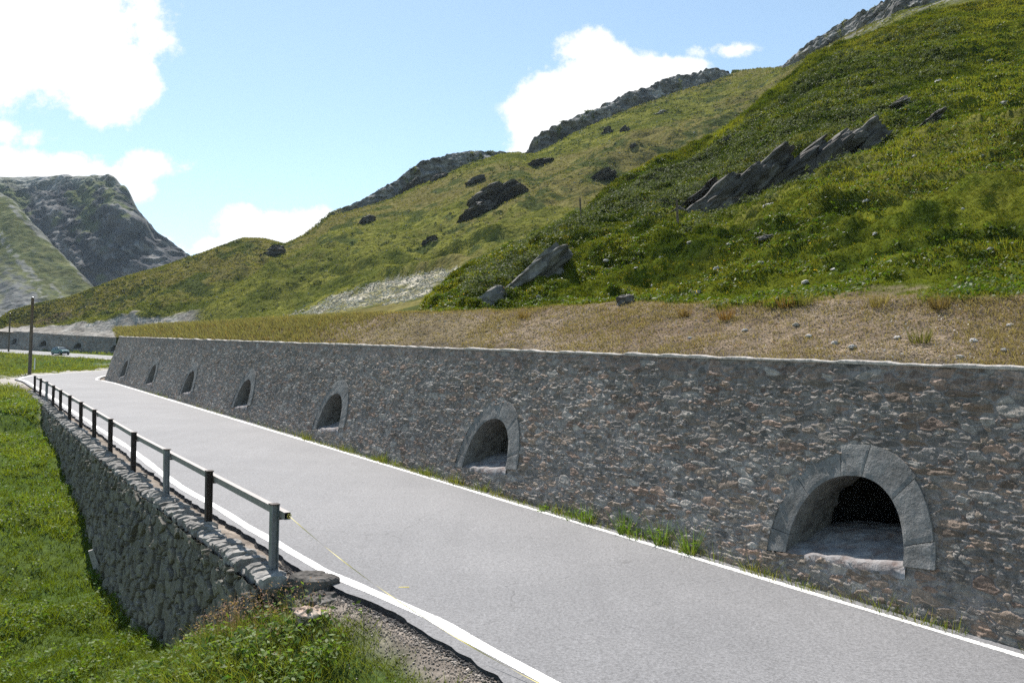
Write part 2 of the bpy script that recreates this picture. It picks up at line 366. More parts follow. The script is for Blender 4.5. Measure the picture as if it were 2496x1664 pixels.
NICHE_A, NICHE_B = 1.0, 1.25
def niche_in(x, z, a=NICHE_A, b=NICHE_B, z0=.53):
    zz = z - z0 - .045 * x
    return (np.abs(x / a) ** 2.3 + (np.maximum(zz, 0) / b) ** 2.0 < 1) & (zz > 0)
BAT = .28
def wall_mesh(name, S, XY, NRM, Zb, H, hs, niches, parent, mat, relief=.05, sx=.27, sy=.13, seed=0, mortar=(.2, .195, .19), bat=BAT, palette=RUBBLE, mort_w=.16, topred=True, ztrue=None, drop=.0, jit=.85, gain=1.0, small=.5, lumpk=1.0, tilt=.7, flush=1.0, ledges=.0, warm=np.ones(3)):
    """battered wall face; S arclength, XY base points, NRM horizontal inward normals"""
    ni, nj = len(S), len(hs)
    SS, HH = np.meshgrid(S, hs, indexing='ij')
    wx = SS + .05 * fbm(SS * 3, HH * 3, seed + .5, 3); wy = HH + .03 * fbm(SS * 3 + 31, HH * 3, seed + 7.5, 3)
    idh, ed, lx, ly, ww = masonry(wx, wy, sx, sy, seed, drop=drop, jit=jit)
    if small > 0:
        i2, e2, x2, y2, _ = masonry(wx * 1.0 + 40, wy + 9, sx * .46, sy * .55, seed + 5, jit=.95)
        pk = ((idh * 5573) % 1.0) < small
        e2 = np.minimum(e2, ed * 1.5)
        ed = np.where(pk, e2, ed); idh = np.where(pk, i2, idh); lx = np.where(pk, x2, lx); ly = np.where(pk, y2, ly)
    id2 = (idh * 7919) % 1.0; id3 = (idh * 104729) % 1.0; id4 = (idh * 1299709) % 1.0
    rough_m = fbm(SS * 9, HH * 9, seed + 3, 3)
    thr = mort_w * (.55 + .9 * id2) + .05 * rough_m
    m = sstep(thr * .35, thr * 1.0, ed)                      # 0 mortar .. 1 stone
    # faces of stones: tilt, height, ledges
    lump = fbm(SS * 6, HH * 13, seed + 11, 4) * .5 + ridge(SS * 4, HH * 16, seed + 21, 3) * .22
    ledg = ridge(SS * 4.5 + seed, HH * 19 + .6 * wx, seed + 33, 3) * .5 + .35 * fbm(SS * 12, HH * 26, seed + 35, 3)
    lmask = np.clip(.45 + .9 * fbm(SS * 1.6, HH * 2.6, seed + 37, 3), .1, 1.3)
    hgt = ledges * ledg * lmask + m * flush * (.25 + .75 * id3) + m * ((id2 - .5) * tilt * lx + (id4 - .5) * tilt * 1.6 * ly) + .55 * lumpk * lump * (.35 + .65 * m)
    disp = hgt * relief
    c = pick(idh, palette) * (.7 + .6 * id4)[..., None] * gain * warm
    c = lerp(c, np.asarray(palette).mean(0) * gain, .22)
    if topred:
        tr = sstep(H - .42, H - .3, HH) * (id2 > .35) * .7
        c = lerp(c, rgb(.27, .19, .15) * (.7 + .6 * id4)[..., None], tr[..., None])
    mc = np.asarray(mortar) * (1 + .18 * fbm(SS * 1.1, HH * 1.1, seed + 40, 3))[..., None]
    cc = lerp(mc, c, m[..., None])
    patch = fbm(SS * .22, HH * .45, seed + 60, 3)
    cc = cc * (1 + .16 * patch)[..., None]
    damp = sstep(.35, .0, HH + .15 * fbm(SS * .8, HH, 3.3, 2)) * .3     # soil splash along the foot
    cc = lerp(cc, rgb(.12, .105, .08), damp[..., None])
    off = bat * HH - disp
    V = np.empty((ni, nj, 3))
    V[..., 0] = XY[:, None, 0] + NRM[:, None, 0] * off; V[..., 1] = XY[:, None, 1] + NRM[:, None, 1] * off
    V[..., 2] = Zb[:, None] + HH
    keep = np.ones((ni - 1, nj - 1), bool)
    sc_, hc_ = (SS[:-1, :-1] + SS[1:, 1:]) / 2, (HH[:-1, :-1] + HH[1:, 1:]) / 2
    for sn, zn in niches:
        lxn = -(sc_ - sn); lz = hc_ + (np.interp(sc_, S, Zb) - zn)
        keep &= ~niche_in(lxn, lz, NICHE_A + .36, NICHE_B + .36, .52)
        keep &= ~((np.abs(lxn) < 1.0) & (lz > .5) & (lz < .8))
    return mesh_obj(name, V.reshape(-1, 3), grid_faces(ni, nj, keep), mat, parent, True, cc.reshape(-1, 3))

# --- near uphill retaining wall path
D0 = 11.43; WH = 3.57
def near_wall_path(S):
    XY = W(S, D0)[:, :2].copy(); N = np.tile(NN, (len(S), 1))
    s1, rad = 75.0, 7.0
    c = W(s1, D0 + rad)[:2]
    for i, s in enumerate(S):
        if s > s1:
            a = min((s - s1) / rad, R(62)); rest = (s - s1) - a * rad
            ca, sa = math.cos(-a), math.sin(-a)
            rot = np.array([[ca, -sa], [sa, ca]])
            n2 = rot @ NN; u2 = rot @ U
            XY[i] = c - n2 * rad + u2 * rest; N[i] = n2
    return XY, N
S = [-7.0]
while S[-1] < 96:
    y = max(4.0, U[1] * S[-1] + 6.5)
    S.append(S[-1] + min(max(y / 830 / .86 * .78, .010), .08))
S = np.array(S)
hs = np.concatenate([np.linspace(-.25, 0, 6)[:-1], np.linspace(0, WH, 290)])
XYw, Nw = near_wall_path(S)
Zw = np.interp(S, RS, RZ)
NICHES = [7.80, 18.0, 28.35, 38.75, 49.0, 58.95, 68.8]
rw = empty('retaining_wall', W(20, D0))
tag(rw, 'long leaning rubble stone wall with arched niches right beside the road', 'retaining wall')
def keep_world(o, par):
    o.parent = par; o.matrix_parent_inverse = par.matrix_world.inverted(); return o
bpy.context.view_layer.update()
keep_world(wall_mesh('masonry', S, XYw, Nw, Zw, WH, hs, [(s, GR * s) for s in NICHES], None, MAT['masonry'], seed=3, relief=.06, sx=.33, sy=.125, mort_w=.15, jit=.95, gain=1.22, mortar=(.228, .2, .184), small=.5, tilt=.2, lumpk=.5, flush=.35, ledges=.42, warm=rgb(1.05, 1.0, .96)), rw)

# coping: thin pale mortar cap with an uneven lip
def coping_mesh(name, S, XY, N, Zb, H, par, mat, bat=BAT, amp=1.0):
    prof = np.array([(-.035, -.03), (-.055, -.005), (-.045, .018), (.0, .026), (.1, .03), (.2, .02), (.22, -.08)])
    V = np.empty((len(S), len(prof), 3))
    wob = fbm(S * 2.2, 0 * S, 4.4, 4) * .028 * amp; wob2 = fbm(S * 3.1, 0 * S, 8.4, 4) * .025 * amp
    for k, (o, z) in enumerate(prof):
        oo = bat * H + o + wob2 * (k < 4)
        V[:, k, 0] = XY[:, 0] + N[:, 0] * oo; V[:, k, 1] = XY[:, 1] + N[:, 1] * oo; V[:, k, 2] = Zb + H + z + wob * (k > 0)
    return keep_world(mesh_obj(name, V.reshape(-1, 3), grid_faces(len(S), len(prof)), mat, None, True), par)
sel = slice(None, None, 3)
coping_mesh('coping', S[sel], XYw[sel], Nw[sel], Zw[sel], WH, rw, MAT['coping'])

# --- niche prototype (x right along the wall, y into the hill, z up)
def arch_pt(phi, a, b):
    c, s = math.cos(phi), math.sin(phi)
    return np.array([a * math.copysign(abs(c) ** (2 / 2.3), c), b * abs(s) ** 1.0])
def voussoir(p0, p1, seed, foot=False):
    na, nr = 12, 8
    a0, b0, a1, b1 = NICHE_A, NICHE_B, NICHE_A + .45, NICHE_B + .43
    th = np.linspace(p0 + .0035, p1 - .0035, na)
    rr = np.linspace(0, 1, nr)
    front = np.zeros((na, nr, 3)); back = np.zeros((na, nr, 3))
    jit = .02 * math.sin(seed * 2.3)
    for i, t in enumerate(th):
        pi, po = arch_pt(t, a0, b0), arch_pt(t, a1 + jit, b1 + jit + .05 * math.sin(t) ** 2)
        for j, r in enumerate(rr):
            q = pi * (1 - r) + po * r
            z = q[1] + .53 + .045 * q[0]; x = q[0]
            edge = min(i, na - 1 - i, j, nr - 1 - j)
            y = BAT * z - (.024 + (.006 if edge > 0 else 0) + .005 * float(vnoise(x * 7, z * 7, seed)))
            front[i, j] = (x, y, z)
            back[i, j] = (x, BAT * z + .3, z)
    V = np.concatenate([front.reshape(-1, 3), back.reshape(-1, 3)]); o = na * nr
    Fs = [tuple(f) for f in grid_faces(na, nr)] + [tuple(int(k) + o for k in f[::-1]) for f in grid_faces(na, nr)]
    for i in range(na - 1):
        for j in (0, nr - 1):
            a, b = i * nr + j, (i + 1) * nr + j
            Fs.append((a, a + o, b + o, b) if j == 0 else (a, b, b + o, a + o))
    for j in range(nr - 1):
        for i in (0, na - 1):
            a, b = i * nr + j, i * nr + j + 1
            Fs.append((a, b, b + o, a + o) if i == 0 else (a, a + o, b + o, b))
    return V, Fs
JO = [R(-1.5), R(13), R(47), R(82), R(98), R(133), R(167), R(181.5)]
def chamber(depths, scales):
    na = 41; th = np.linspace(R(-1), R(181), na); V = []
    for dpt, scl in zip(depths, scales):
        for t in th:
            q = arch_pt(t, NICHE_A * scl, NICHE_B * scl); z = q[1] + .53 + .045 * q[0]
            y = BAT * z * max(0, 1 - dpt / 1.2) + dpt
            n = .05 * float(fbm(q[0] * 3, y * 4, z * 5, 3)) if dpt > .3 else 0
            V.append((q[0] * (1 + n), y, z + n * .5))
    nd_ = len(depths); Fs = [tuple(f[::-1]) for f in grid_faces(nd_, na)]
    for k in range(nd_ - 1): Fs.append((k * na, (k + 1) * na, (k + 2) * na - 1, (k + 1) * na - 1))
    Fs.append(tuple(range((nd_ - 1) * na, nd_ * na)))
    return np.array(V), Fs
def build_niche(deep):
    if deep: V, Fs = chamber([.28, .5, .7, .9, 1.1, 1.3, 1.32, 1.6, 3, 6], [1.0, 1.0, 1.0, 1.0, 1.0, 1.0, 1.5, 1.9, 2.2, 2.2])
    else: V, Fs = chamber([.28, .5, .7, .9, 1.1, 1.3, 1.5, 1.7], [1.0, 1.0, 1.0, .99, .98, .97, .96, .95])
    root = mesh_obj('niche', V, Fs, MAT['vault'], None, False)
    for k in range(7):
        v, f = voussoir(JO[k], JO[k + 1], k + 1); mesh_obj('voussoir', v, f, MAT['granite'], root, False)
    # sill bed: uneven stone paving that runs back from the face
    nx, ny = 36, 26; xs = np.linspace(-1.04, 1.04, nx); ys = np.linspace(-.035, 1.8, ny); V = np.empty((nx, ny, 3))
    for i, x in enumerate(xs):
        z0 = .53 + .045 * x
        for j, y in enumerate(ys):
            V[i, j] = (x, BAT * z0 + y, z0 + .015 + .3 * min(max(y, 0) / 1.1, 1.0) + .03 * float(vnoise(x * 4, y * 6, 2.2)) + .02 * math.floor(y * 3.2 + .2 * math.sin(x * 3)) * .6 - (.03 if j == 0 else 0))
    Vf = V.copy()[:, 0]; Vf[:, 2] -= .14; Vf[:, 1] -= .012
    VV = np.concatenate([V.reshape(-1, 3), Vf]); fs = [tuple(f) for f in grid_faces(nx, ny)[:, ::-1]]
    for i in range(nx - 1): fs.append((i * ny, (i + 1) * ny, nx * ny + i + 1, nx * ny + i))
    mesh_obj('sill', VV, [f[::-1] for f in fs], MAT['sill'], root, True)
    return root
def place_copy(proto, par, loc, rz):
    r = proto.copy(); COL.objects.link(r); r.location = loc; r.rotation_euler = (0, 0, rz)
    for ch in proto.children:
        c = ch.copy(); COL.objects.link(c); c.parent = r
    keep_world(r, par); return r
NRZ = math.atan2(-U[1], -U[0])
deepN = build_niche(True); shallowN = build_niche(False)
deepN.location = W(NICHES[0], D0); deepN.rotation_euler = (0, 0, NRZ); keep_world(deepN, rw)
deepN['label'] = 'deep niche that opens into a black tunnel'
shallowN.location = W(NICHES[1], D0); shallowN.rotation_euler = (0, 0, NRZ)
for s in NICHES[2:]: place_copy(shallowN, rw, W(s, D0), NRZ)

# --- far retaining wall beyond the bend
fw_pts = catmull([(-52, 148.6), (-66.8, 153.8), (-75.5, 157), (-84.2, 160), (-92.7, 163.2), (-100.8, 167.2), (-108.5, 172.2), (-118, 180), (-130, 192)], 10)
fs_ = np.concatenate([[0], np.cumsum(np.linalg.norm(np.diff(fw_pts, axis=0), axis=1))])
S2 = np.arange(0, fs_[-1], .16)
XY2 = np.stack([np.interp(S2, fs_, fw_pts[:, k]) for k in (0, 1)], 1)
T2 = np.gradient(XY2, axis=0); T2 /= np.linalg.norm(T2, axis=1)[:, None]; N2 = np.stack([T2[:, 1], -T2[:, 0]], 1)
def far_base(px): return np.interp(px, [-40, 10, 60, 113], [11.0, 11.55, 11.75, 12.0])
t2 = XY2[:, 0] / XY2[:, 1]
# top row of the far wall in the photograph fixes its height
pxs = np.array([-60, 0, 26, 63, 113, 150]); rows = np.array([329.0, 330.3, 331.6, 334.3, 336.9, 339.0])
tt, vv_ = tv(pxs, rows)
Z2top = CH + np.interp(t2, tt, vv_) * (XY2[:, 1] + .5)
Z2 = Z2top - 3.6
rw2 = empty('retaining_wall', (XY2[150, 0], XY2[150, 1], Z2[150]))
tag(rw2, 'distant stone wall with small dark niches behind the teal car', 'retaining wall')
bpy.context.view_layer.update()
n2s = [fs_[10] + 1.0]
n2 = []
for q in [(-75.5, 157), (-84.2, 160), (-92.7, 163.2), (-100.8, 167.2)]:
    k = int(np.argmin(((XY2 - np.array(q)) ** 2).sum(1))); n2.append((S2[k], Z2[k] + .35, k))
keep_world(wall_mesh('masonry', S2, XY2, N2, Z2, 3.6, np.linspace(-.5, 3.6, 60), [(a, b) for a, b, _ in n2], None, MAT['masonry'], seed=9, relief=.06, sx=.5, sy=.25, bat=.22, gain=1.1), rw2)
coping_mesh('coping', S2, XY2, N2, Z2, 3.6, rw2, MAT['coping'], .22, 2.0)
for a, b, k in n2:
    place_copy(shallowN, rw2, (XY2[k, 0] + N2[k, 0] * (-.03), XY2[k, 1] + N2[k, 1] * (-.03), b), math.atan2(-T2[k, 1], -T2[k, 0]))
keep_world(shallowN, rw)

# ---------------------------------------------------------------- downhill dry stone wall + guard rail
SB = np.array([(10.6, .0), (11.3, -.12), (12.0, -.42), (12.6, -.7), (14.07, -1.3), (15.6, -2.0), (17.64, -2.5), (19.5, -2.7), (23.4, -2.82), (25.4, -2.5), (29.3, -1.95), (32.8, -1.64), (36.2, -1.38), (42.8, -1.13), (45.2, -.9), (47.5, -.15), (50, 0), (90, 0.0)])
def zb(s): return np.interp(s, SB[:, 0], SB[:, 1], left=0.0)
dPost = lambda s: np.interp(s, [12, 24, 30, 40, 50, 58], [4.39, 4.35, 4.46, 4.62, 4.82, 4.87])
S3 = [12.25]
while S3[-1] < 58.5: S3.append(S3[-1] + (U[1] * S3[-1] + 2.5) / 830 * 1.15)
S3 = np.array(S3)
dF = dPost(S3) - .33
XY3 = W(S3, dF)[:, :2]
H3 = 3.3
lw = empty('retaining_wall', W(25, 4.05, -2))
tag(lw, 'shaded dry stone wall holding up the road beside the green meadow', 'retaining wall')
bpy.context.view_layer.update()
DRY = [(.13,.118,.092),(.165,.15,.12),(.115,.105,.085),(.18,.165,.13),(.14,.13,.108),(.1,.09,.075),(.17,.15,.12),(.155,.146,.13),(.13,.115,.09)]
hs3 = np.linspace(-H3, -.10, 220)
# battered: top stays at dF, foot stands out towards the meadow
o = wall_mesh('masonry', S3, XY3, np.tile(NN, (len(S3), 1)), GR * S3, 99.0, hs3, [], None, MAT['masonry'], relief=.13, sx=.36, sy=.28, seed=17, mortar=(.018, .016, .014), bat=.1, palette=DRY, mort_w=.1, jit=.8, small=.22, lumpk=.28, tilt=.55, gain=1.15, topred=False)
keep_world(o, lw)
# end face towards the viewpoint
hsE = np.linspace(-H3, -.10, 90); dE = np.linspace(0, 1.0, 40)
E0 = W(12.25, float(dF[0]) - .02)[:2]
o = wall_mesh('end_face', dE, E0[None, :] + NN[None, :] * dE[:, None], np.tile(U, (40, 1)), np.full(40, GR * 12.25), 99.0, hsE, [], None, MAT['masonry'], relief=.09, sx=.3, sy=.3, seed=23, mortar=(.022, .02, .018), bat=.02, palette=DRY, mort_w=.16, topred=False, small=.2, lumpk=.4, gain=1.1)
keep_world(o, lw)
# upright cope stones in a row on top
V = []; Fq = []; s = 12.25; k = 0
while s < 58.3:
    th = rng.uniform(.07, .2) * (1 + s / 120); h0 = -.16; h1 = rng.uniform(-.035, .075); de = dPost(s) - .36 + rng.uniform(-.05, .05); dw = rng.uniform(.34, .52)
    lean = rng.uniform(-.04, .06)
    nS, nD, nH = 3, 6, 4
    P = []
    for a in np.linspace(0, 1, nD):
        for b in np.linspace(0, 1, nH):
            for c in np.linspace(0, 1, nS):
                rd = (1 - .2 * (abs(a * 2 - 1) ** 4)) if b > .9 else 1
                P.append((s + (c - .5) * th * .88 * (1 - .15 * (b > .9)) + th / 2 + lean * b, de + a * dw, h0 + (h1 - h0) * b * rd))
    P = np.array(P); P += rng.normal(0, .009, P.shape) + .02 * np.stack([0 * P[:, 0], fbm(P[:, 0] * 7, P[:, 2] * 7, 1.0, 2), fbm(P[:, 0] * 5, P[:, 1] * 5, 2.0, 2)], 1)
    idx = lambda a, b, c: (a * nH + b) * nS + c
    fs = []
    for a in range(nD - 1):
        for c in range(nS - 1): fs += [(idx(a, nH-1, c), idx(a+1, nH-1, c), idx(a+1, nH-1, c+1), idx(a, nH-1, c+1))]
        for b in range(nH - 1): fs += [(idx(a, b, 0), idx(a+1, b, 0), idx(a+1, b+1, 0), idx(a, b+1, 0)), (idx(a, b, nS-1), idx(a, b+1, nS-1), idx(a+1, b+1, nS-1), idx(a+1, b, nS-1))]
    for b in range(nH - 1):
        for c in range(nS - 1): fs += [(idx(0, b, c), idx(0, b+1, c), idx(0, b+1, c+1), idx(0, b, c+1)), (idx(nD-1, b, c), idx(nD-1, b, c+1), idx(nD-1, b+1, c+1), idx(nD-1, b+1, c))]
    b0 = sum(len(x) for x in V); V.append(W(P[:, 0], P[:, 1], P[:, 2])); Fq += [tuple(i + b0 for i in f) for f in fs]
    s += th * 1.02; k += 1
V = np.concatenate(V)
keep_world(mesh_obj('coping', V, Fq, stone_mat('cope_stone', (.13, .122, .11), (.215, .205, .19), (.32, .31, .29), 1.3, 16, .85), None, False), lw)

# guard rail: posts, rail lengths, all one connected thing
POSTS = [12.8, 16.5, 20.0, 23.8, 27.8, 31.4, 35.1, 38.9, 42.7, 46.5, 50.3, 53.8, 57.3]
gr = empty('guard_rail', W(12.8, dPost(12.8)))
tag(gr, 'low steel guard rail on square posts along the dry stone wall top', 'guard rail')
bpy.context.view_layer.update()
def prism(prof, s0, s1, dfun, h):  # profile (d,h) swept along the road from s0 to s1
    A = W(np.full(len(prof), s0), dfun(s0) + prof[:, 0], h + prof[:, 1]); B = W(np.full(len(prof), s1), dfun(s1) + prof[:, 0], h + prof[:, 1])
    n = len(prof); return np.concatenate([A, B]), n
mb_lean = -.012
for i, s in enumerate(POSTS):
    mb = MB(); d = float(dPost(s)); mb_lean = rng.uniform(-.03, .012)
    # rolled H-section: two flanges and a web, cut flat at the top
    def ibx(ds0, ds1, dd0, dd1, h0, h1):
        P = []
        for h in (h0, h1):
            for a, b in ((ds0, dd0), (ds1, dd0), (ds1, dd1), (ds0, dd1)): P.append(W(s + a, d + b + mb_lean * h, h))
        mb.add(P, [(3,2,1,0),(4,5,6,7),(0,1,5,4),(1,2,6,5),(2,3,7,6),(3,0,4,7)])
    ibx(-.06, .06, -.06, -.045, -.12, 1.0); ibx(-.06, .06, .045, .06, -.12, 1.0); ibx(-.008, .008, -.0449, .0449, -.12, .996)
    m = MAT['steel'] if i in (0, 2, 10) else MAT['rust']
    p = mb.build('post', m); keep_world(p, gr)
    p['label'] = 'grey painted post' if i in (0, 2, 10) else 'rusty brown post'
    cp = MB()
    P = [W(s + a, d + b, h) for h in (1.002, 1.018) for a, b in ((-.068, -.075), (.068, -.075), (.068, .068), (-.068, .068))]
    cp.add(P, [(3,2,1,0),(4,5,6,7),(0,1,5,4),(1,2,6,5),(2,3,7,6),(3,0,4,7)])
    cp.build('post_cap', MAT['rust'], p)
    # bracket that carries the rail
    bk = MB(); P = [W(s + a, d + b, h) for h in (.775, .80) for a, b in ((-.05, .061), (.05, .061), (.05, .175), (-.05, .175))]
    bk.add(P, [(3,2,1,0),(4,5,6,7),(0,1,5,4),(1,2,6,5),(2,3,7,6),(3,0,4,7)]); bk.build('bracket', MAT['rust'], p)
for i in range(len(POSTS) - 1):
    s0, s1 = POSTS[i] - (.26 if i == 0 else -.006), POSTS[i + 1]
    mb = MB(); O = [(.064, .812), (.164, .812), (.164, .922), (.064, .922)]; I = [(.07, .818), (.158, .818), (.158, .916), (.07, .916)]
    P = [W(sv, dPost(sv) + a, h) for sv in (s0, s1) for ring in (O, I) for a, h in ring]
    fs = []
    for k in range(4):
        k2 = (k + 1) % 4
        fs += [(k, k2, 8 + k2, 8 + k), (4 + k2, 4 + k, 12 + k, 12 + k2), (k2, k, 4 + k, 4 + k2), (8 + k, 8 + k2, 12 + k2, 12 + k)]
    mb.add(P, fs); keep_world(mb.build('rail', MAT['rail']), gr)

# yellow tape tied to the rail end, stretched across the road towards the viewpoint
p0 = W(12.5, 4.52, .87); p1 = np.array(at(560, 697, 8.0)); 
e0 = np.array([.0, 0, 0])
xr, yr, zr = ray(556, 694)
lam = CH / (GR * (U[0] * xr + U[1] * yr) - zr) ; p1 = np.array([xr, yr, 0]) * lam; p1[2] = CH + zr * lam + .03
tp = MB(); pts = [p0 * (1 - t) + p1 * t + np.array([0, 0, -.16 * 4 * t * (1 - t)]) for t in np.linspace(0, 1, 40)]
V = []; fs = []
for i, q in enumerate(pts):
    tw = i * .35
    o_ = np.array([NN[0] * math.cos(tw), NN[1] * math.cos(tw), math.sin(tw)]) * .005
    V += [q - o_, q + o_]
for i in range(len(pts) - 1): fs.append((2*i, 2*i+1, 2*i+3, 2*i+2))
knot = MB(); kp = [p0 + np.array([.0, 0, .0]) + .03 * np.array([math.cos(a) * NN[0], math.cos(a) * NN[1], math.sin(a)]) for a in np.linspace(0, 5.2, 12)]
ktv = MB().tube(kp, .006, 6)
tp.add(V, fs); tp.add(np.concatenate(ktv.v), ktv.f)
tag(tp.build('barrier_tape', MAT['tape']), 'thin yellow tape tied to the guard rail end, stretched over the asphalt', 'tape')

# ---------------------------------------------------------------- rocks
def rock_mesh(size, seed, strata=(0, 0, 1), nlay=5, rough=.22, n=26, box=3.2, lay_amp=.2):
    """layered boulder: super-ellipsoid cut into foliation slabs that step in and out"""
    th = np.linspace(0, math.pi, n); ph = np.linspace(0, 2 * math.pi, 2 * n, endpoint=False)
    T, Pp = np.meshgrid(th, ph, indexing='ij')
    d = np.stack([np.sin(T) * np.cos(Pp), np.sin(T) * np.sin(Pp), np.cos(T)], -1).reshape(-1, 3)
    r = 1 / (np.abs(d) ** box).sum(1) ** (1 / box)
    P = d * r[:, None]
    sn = np.asarray(strata, float); sn /= np.linalg.norm(sn)
    q = P @ sn + .08 * vnoise(P[:, 0] * 2 + seed, P[:, 1] * 2, P[:, 2] * 2)
    lay = np.floor((q + 1.2) * nlay / 2.2 + .5 * seed)
    hh = _hash(lay.astype(np.int64), (lay * 0 + int(seed * 13) % 977).astype(np.int64), (lay * 0).astype(np.int64))
    flat = P - (P @ sn)[:, None] * sn
    P = P + flat * ((hh - .5) * 2 * lay_amp)[:, None]
    P = P * (1 + rough * fbm(d[:, 0] * 2.2 + seed, d[:, 1] * 2.2, d[:, 2] * 2.2 + seed, 4))[:, None]
    P = P + .03 * fbm(P[:, 0] * 9, P[:, 1] * 9, P[:, 2] * 9 + seed, 2)[:, None] * d
    P = P * np.asarray(size)
    m = 2 * n
    fs = []
    for i in range(n - 1):
        for j in range(m):
            j2 = (j + 1) % m
            if i == 0: fs.append((j, (i+1)*m + j, (i+1)*m + j2))
            elif i == n - 2: fs.append((i*m + j, (i+1)*m, i*m + j2))
            else: fs.append((i*m + j, (i+1)*m + j, (i+1)*m + j2, i*m + j2))
    return P, fs
def rotm(ax, ay, az):
    cx, sx, cy, sy, cz, sz = math.cos(ax), math.sin(ax), math.cos(ay), math.sin(ay), math.cos(az), math.sin(az)
    return np.array([[cz,-sz,0],[sz,cz,0],[0,0,1]]) @ np.array([[cy,0,sy],[0,1,0],[-sy,0,cy]]) @ np.array([[1,0,0],[0,cx,-sx],[0,sx,cx]])
def rock(name, loc, size, seed, label, cat, mat='rock', rot=(0, 0, 0), group=None, **kw):
    P, fs = rock_mesh(size, seed, **kw)
    P = P @ rotm(*rot).T
    o = mesh_obj(name, P, fs, MAT[mat], None, False); o.location = loc
    return tag(o, label, cat, group)

# ---------------------------------------------------------------- lowland: meadow, verge, foot of the road
tcol = np.concatenate([np.linspace(-1.15, -.9, 30)[:-1], np.linspace(-.9, -.66, 200)[:-1], np.linspace(-.66, .12, 560), np.linspace(.12, 1.2, 60)[1:]])
yrow = [2.2]
while yrow[-1] < 215: yrow.append(yrow[-1] * 1.0105 + .004)
yrow = np.array(yrow)
def low_height(X, Y, detail=True):
    X = np.asarray(X, float).ravel(); Y = np.asarray(Y, float).ravel()
    s, l, z, ll = road_at(X, Y)
    d = l + 8.1
    e = np.maximum(0, (ll - .35) - l)                       # metres beyond the valley-side asphalt edge
    er = np.maximum(0, l - 3.3)
    near = sstep(56, 44, s)                                  # where the dry wall stands
    zbs = zb(s)
    inwall = sstep(4.02, 4.2, d + 0 * s)                     # under the road side of the wall face
    dface = np.interp(s, [12, 24, 30, 40, 50, 58], [4.05, 4.02, 4.12, 4.28, 4.48, 4.52])
    out = np.maximum(0, dface - d)
    bank = sstep(13.0, 10.3, s)
    slope = lerp(.05, .42, sstep(17.5, 12.5, s))
    hl_wall = np.maximum(zbs - slope * out, np.minimum(zbs - .05 * out, -2.9 - .02 * out))
    # foreground bank: rolls off from the gravel verge
    hl_bank = -.06 - .42 * np.maximum(0, 4.75 - d) - .05 * np.minimum(e, .6)
    hl = lerp(hl_wall, np.maximum(hl_bank, -3.2 - .04 * out), bank)
    face = sstep(dface + .3, dface + .22, d)
    hl_near = lerp(np.full_like(hl, -.07), hl, lerp(face, np.ones_like(face), bank))
    hl_near = np.maximum(hl_near, -3.3 + .12 * np.sin(X * .3))
    # beyond: soft verge and low mounds
    hl_far = -.06 - (.03 + .09 * sstep(105, 135, s)) * np.minimum(e, 14) + .5 * sstep(2, 10, e) * fbm(X * .08, Y * .08, 1.7, 3) * (1 - .6 * sstep(105, 135, s))
    h = lerp(hl_far, hl_near, near)
    h = np.where(l > 0, -.08 + .12 * sstep(.5, 3, er) * (s > 90), h)
    h = np.where((l <= 0) & (e <= 0), -.09, h)
    if detail:
        soft = sstep(.15, 1.2, e) * (l < 0) + sstep(.6, 2, er) * (s > 95)
        h = h + soft * (.2 * fbm(X * .5, Y * .5, 2.0, 3) + .13 * fbm(X * 1.5, Y * 1.5, 4.0, 3)) * lerp(.6, 1.0, sstep(0, 4, out))
    z = z + np.interp(s, RS, RBANK) * np.clip(l, -3.2, 5)
    return z + h, s, l, e, er, out, bank, near
TT, YY = np.meshgrid(tcol, yrow, indexing='ij'); XX = TT * YY
zz, ls, ll_, le, ler, lout, lbank, lnear = [a.reshape(TT.shape) for a in low_height(XX, YY)]
gcol = lerp(rgb(.05, .085, .022), rgb(.085, .105, .03), (fbm(XX * .12, YY * .12, 6.0, 4) * .5 + .5)[..., None])
dirt = rgb(.19, .165, .14)
verge = np.where(ll_ < 0, sstep(.9, .25, le + .25 * fbm(XX * 1.1, YY * 1.1, 2.5, 3)), sstep(.8, .2, ler))
verge = np.maximum(verge, lbank * sstep(.55, .2, le + .45 * fbm(XX * .9, YY * .9, 3.9, 3)) * (ll_ < 0))
gr_pl = sstep(62, 68, ls) * sstep(110, 100, ls) * sstep(4.2, 1.0, le + 1.4 * fbm(XX * .25, YY * .25, 8.0, 3)) * (ll_ < 0)     # gravel lay-by at the bend
gr_pl = np.maximum(gr_pl, sstep(105, 112, ls) * sstep(150, 140, ls) * sstep(7, 2, le + 2 * fbm(XX * .2, YY * .2, 5.0, 3)) * (ll_ < 0) * .8)
lcol = lerp(gcol, dirt * (1 + .25 * fbm(XX * 3, YY * 3, 1.0, 3))[..., None], np.clip(verge, 0, 1)[..., None])
lcol = lerp(lcol, rgb(.33, .31, .28), gr_pl[..., None])
lowland = mesh_obj('meadow_ground', np.stack([XX, YY, zz], -1).reshape(-1, 3), grid_faces(len(tcol), len(yrow))[:, ::-1].copy(), MAT['ground'], None, True, lcol.reshape(-1, 3)); struct(lowland)
# base sheet far below, to the horizon
bs = 6000.0
base = mesh_obj('valley_ground', [(-bs, -bs, -45), (bs, -bs, -45), (bs, bs, -45), (-bs, bs, -45)], [(0, 1, 2, 3)], MAT['ground'], None, False, np.tile(rgb(.07, .085, .035), (4, 1))); struct(base)

# ---------------------------------------------------------------- hillside above the wall (near hill)
def table(rows):
    return np.array(rows, float)
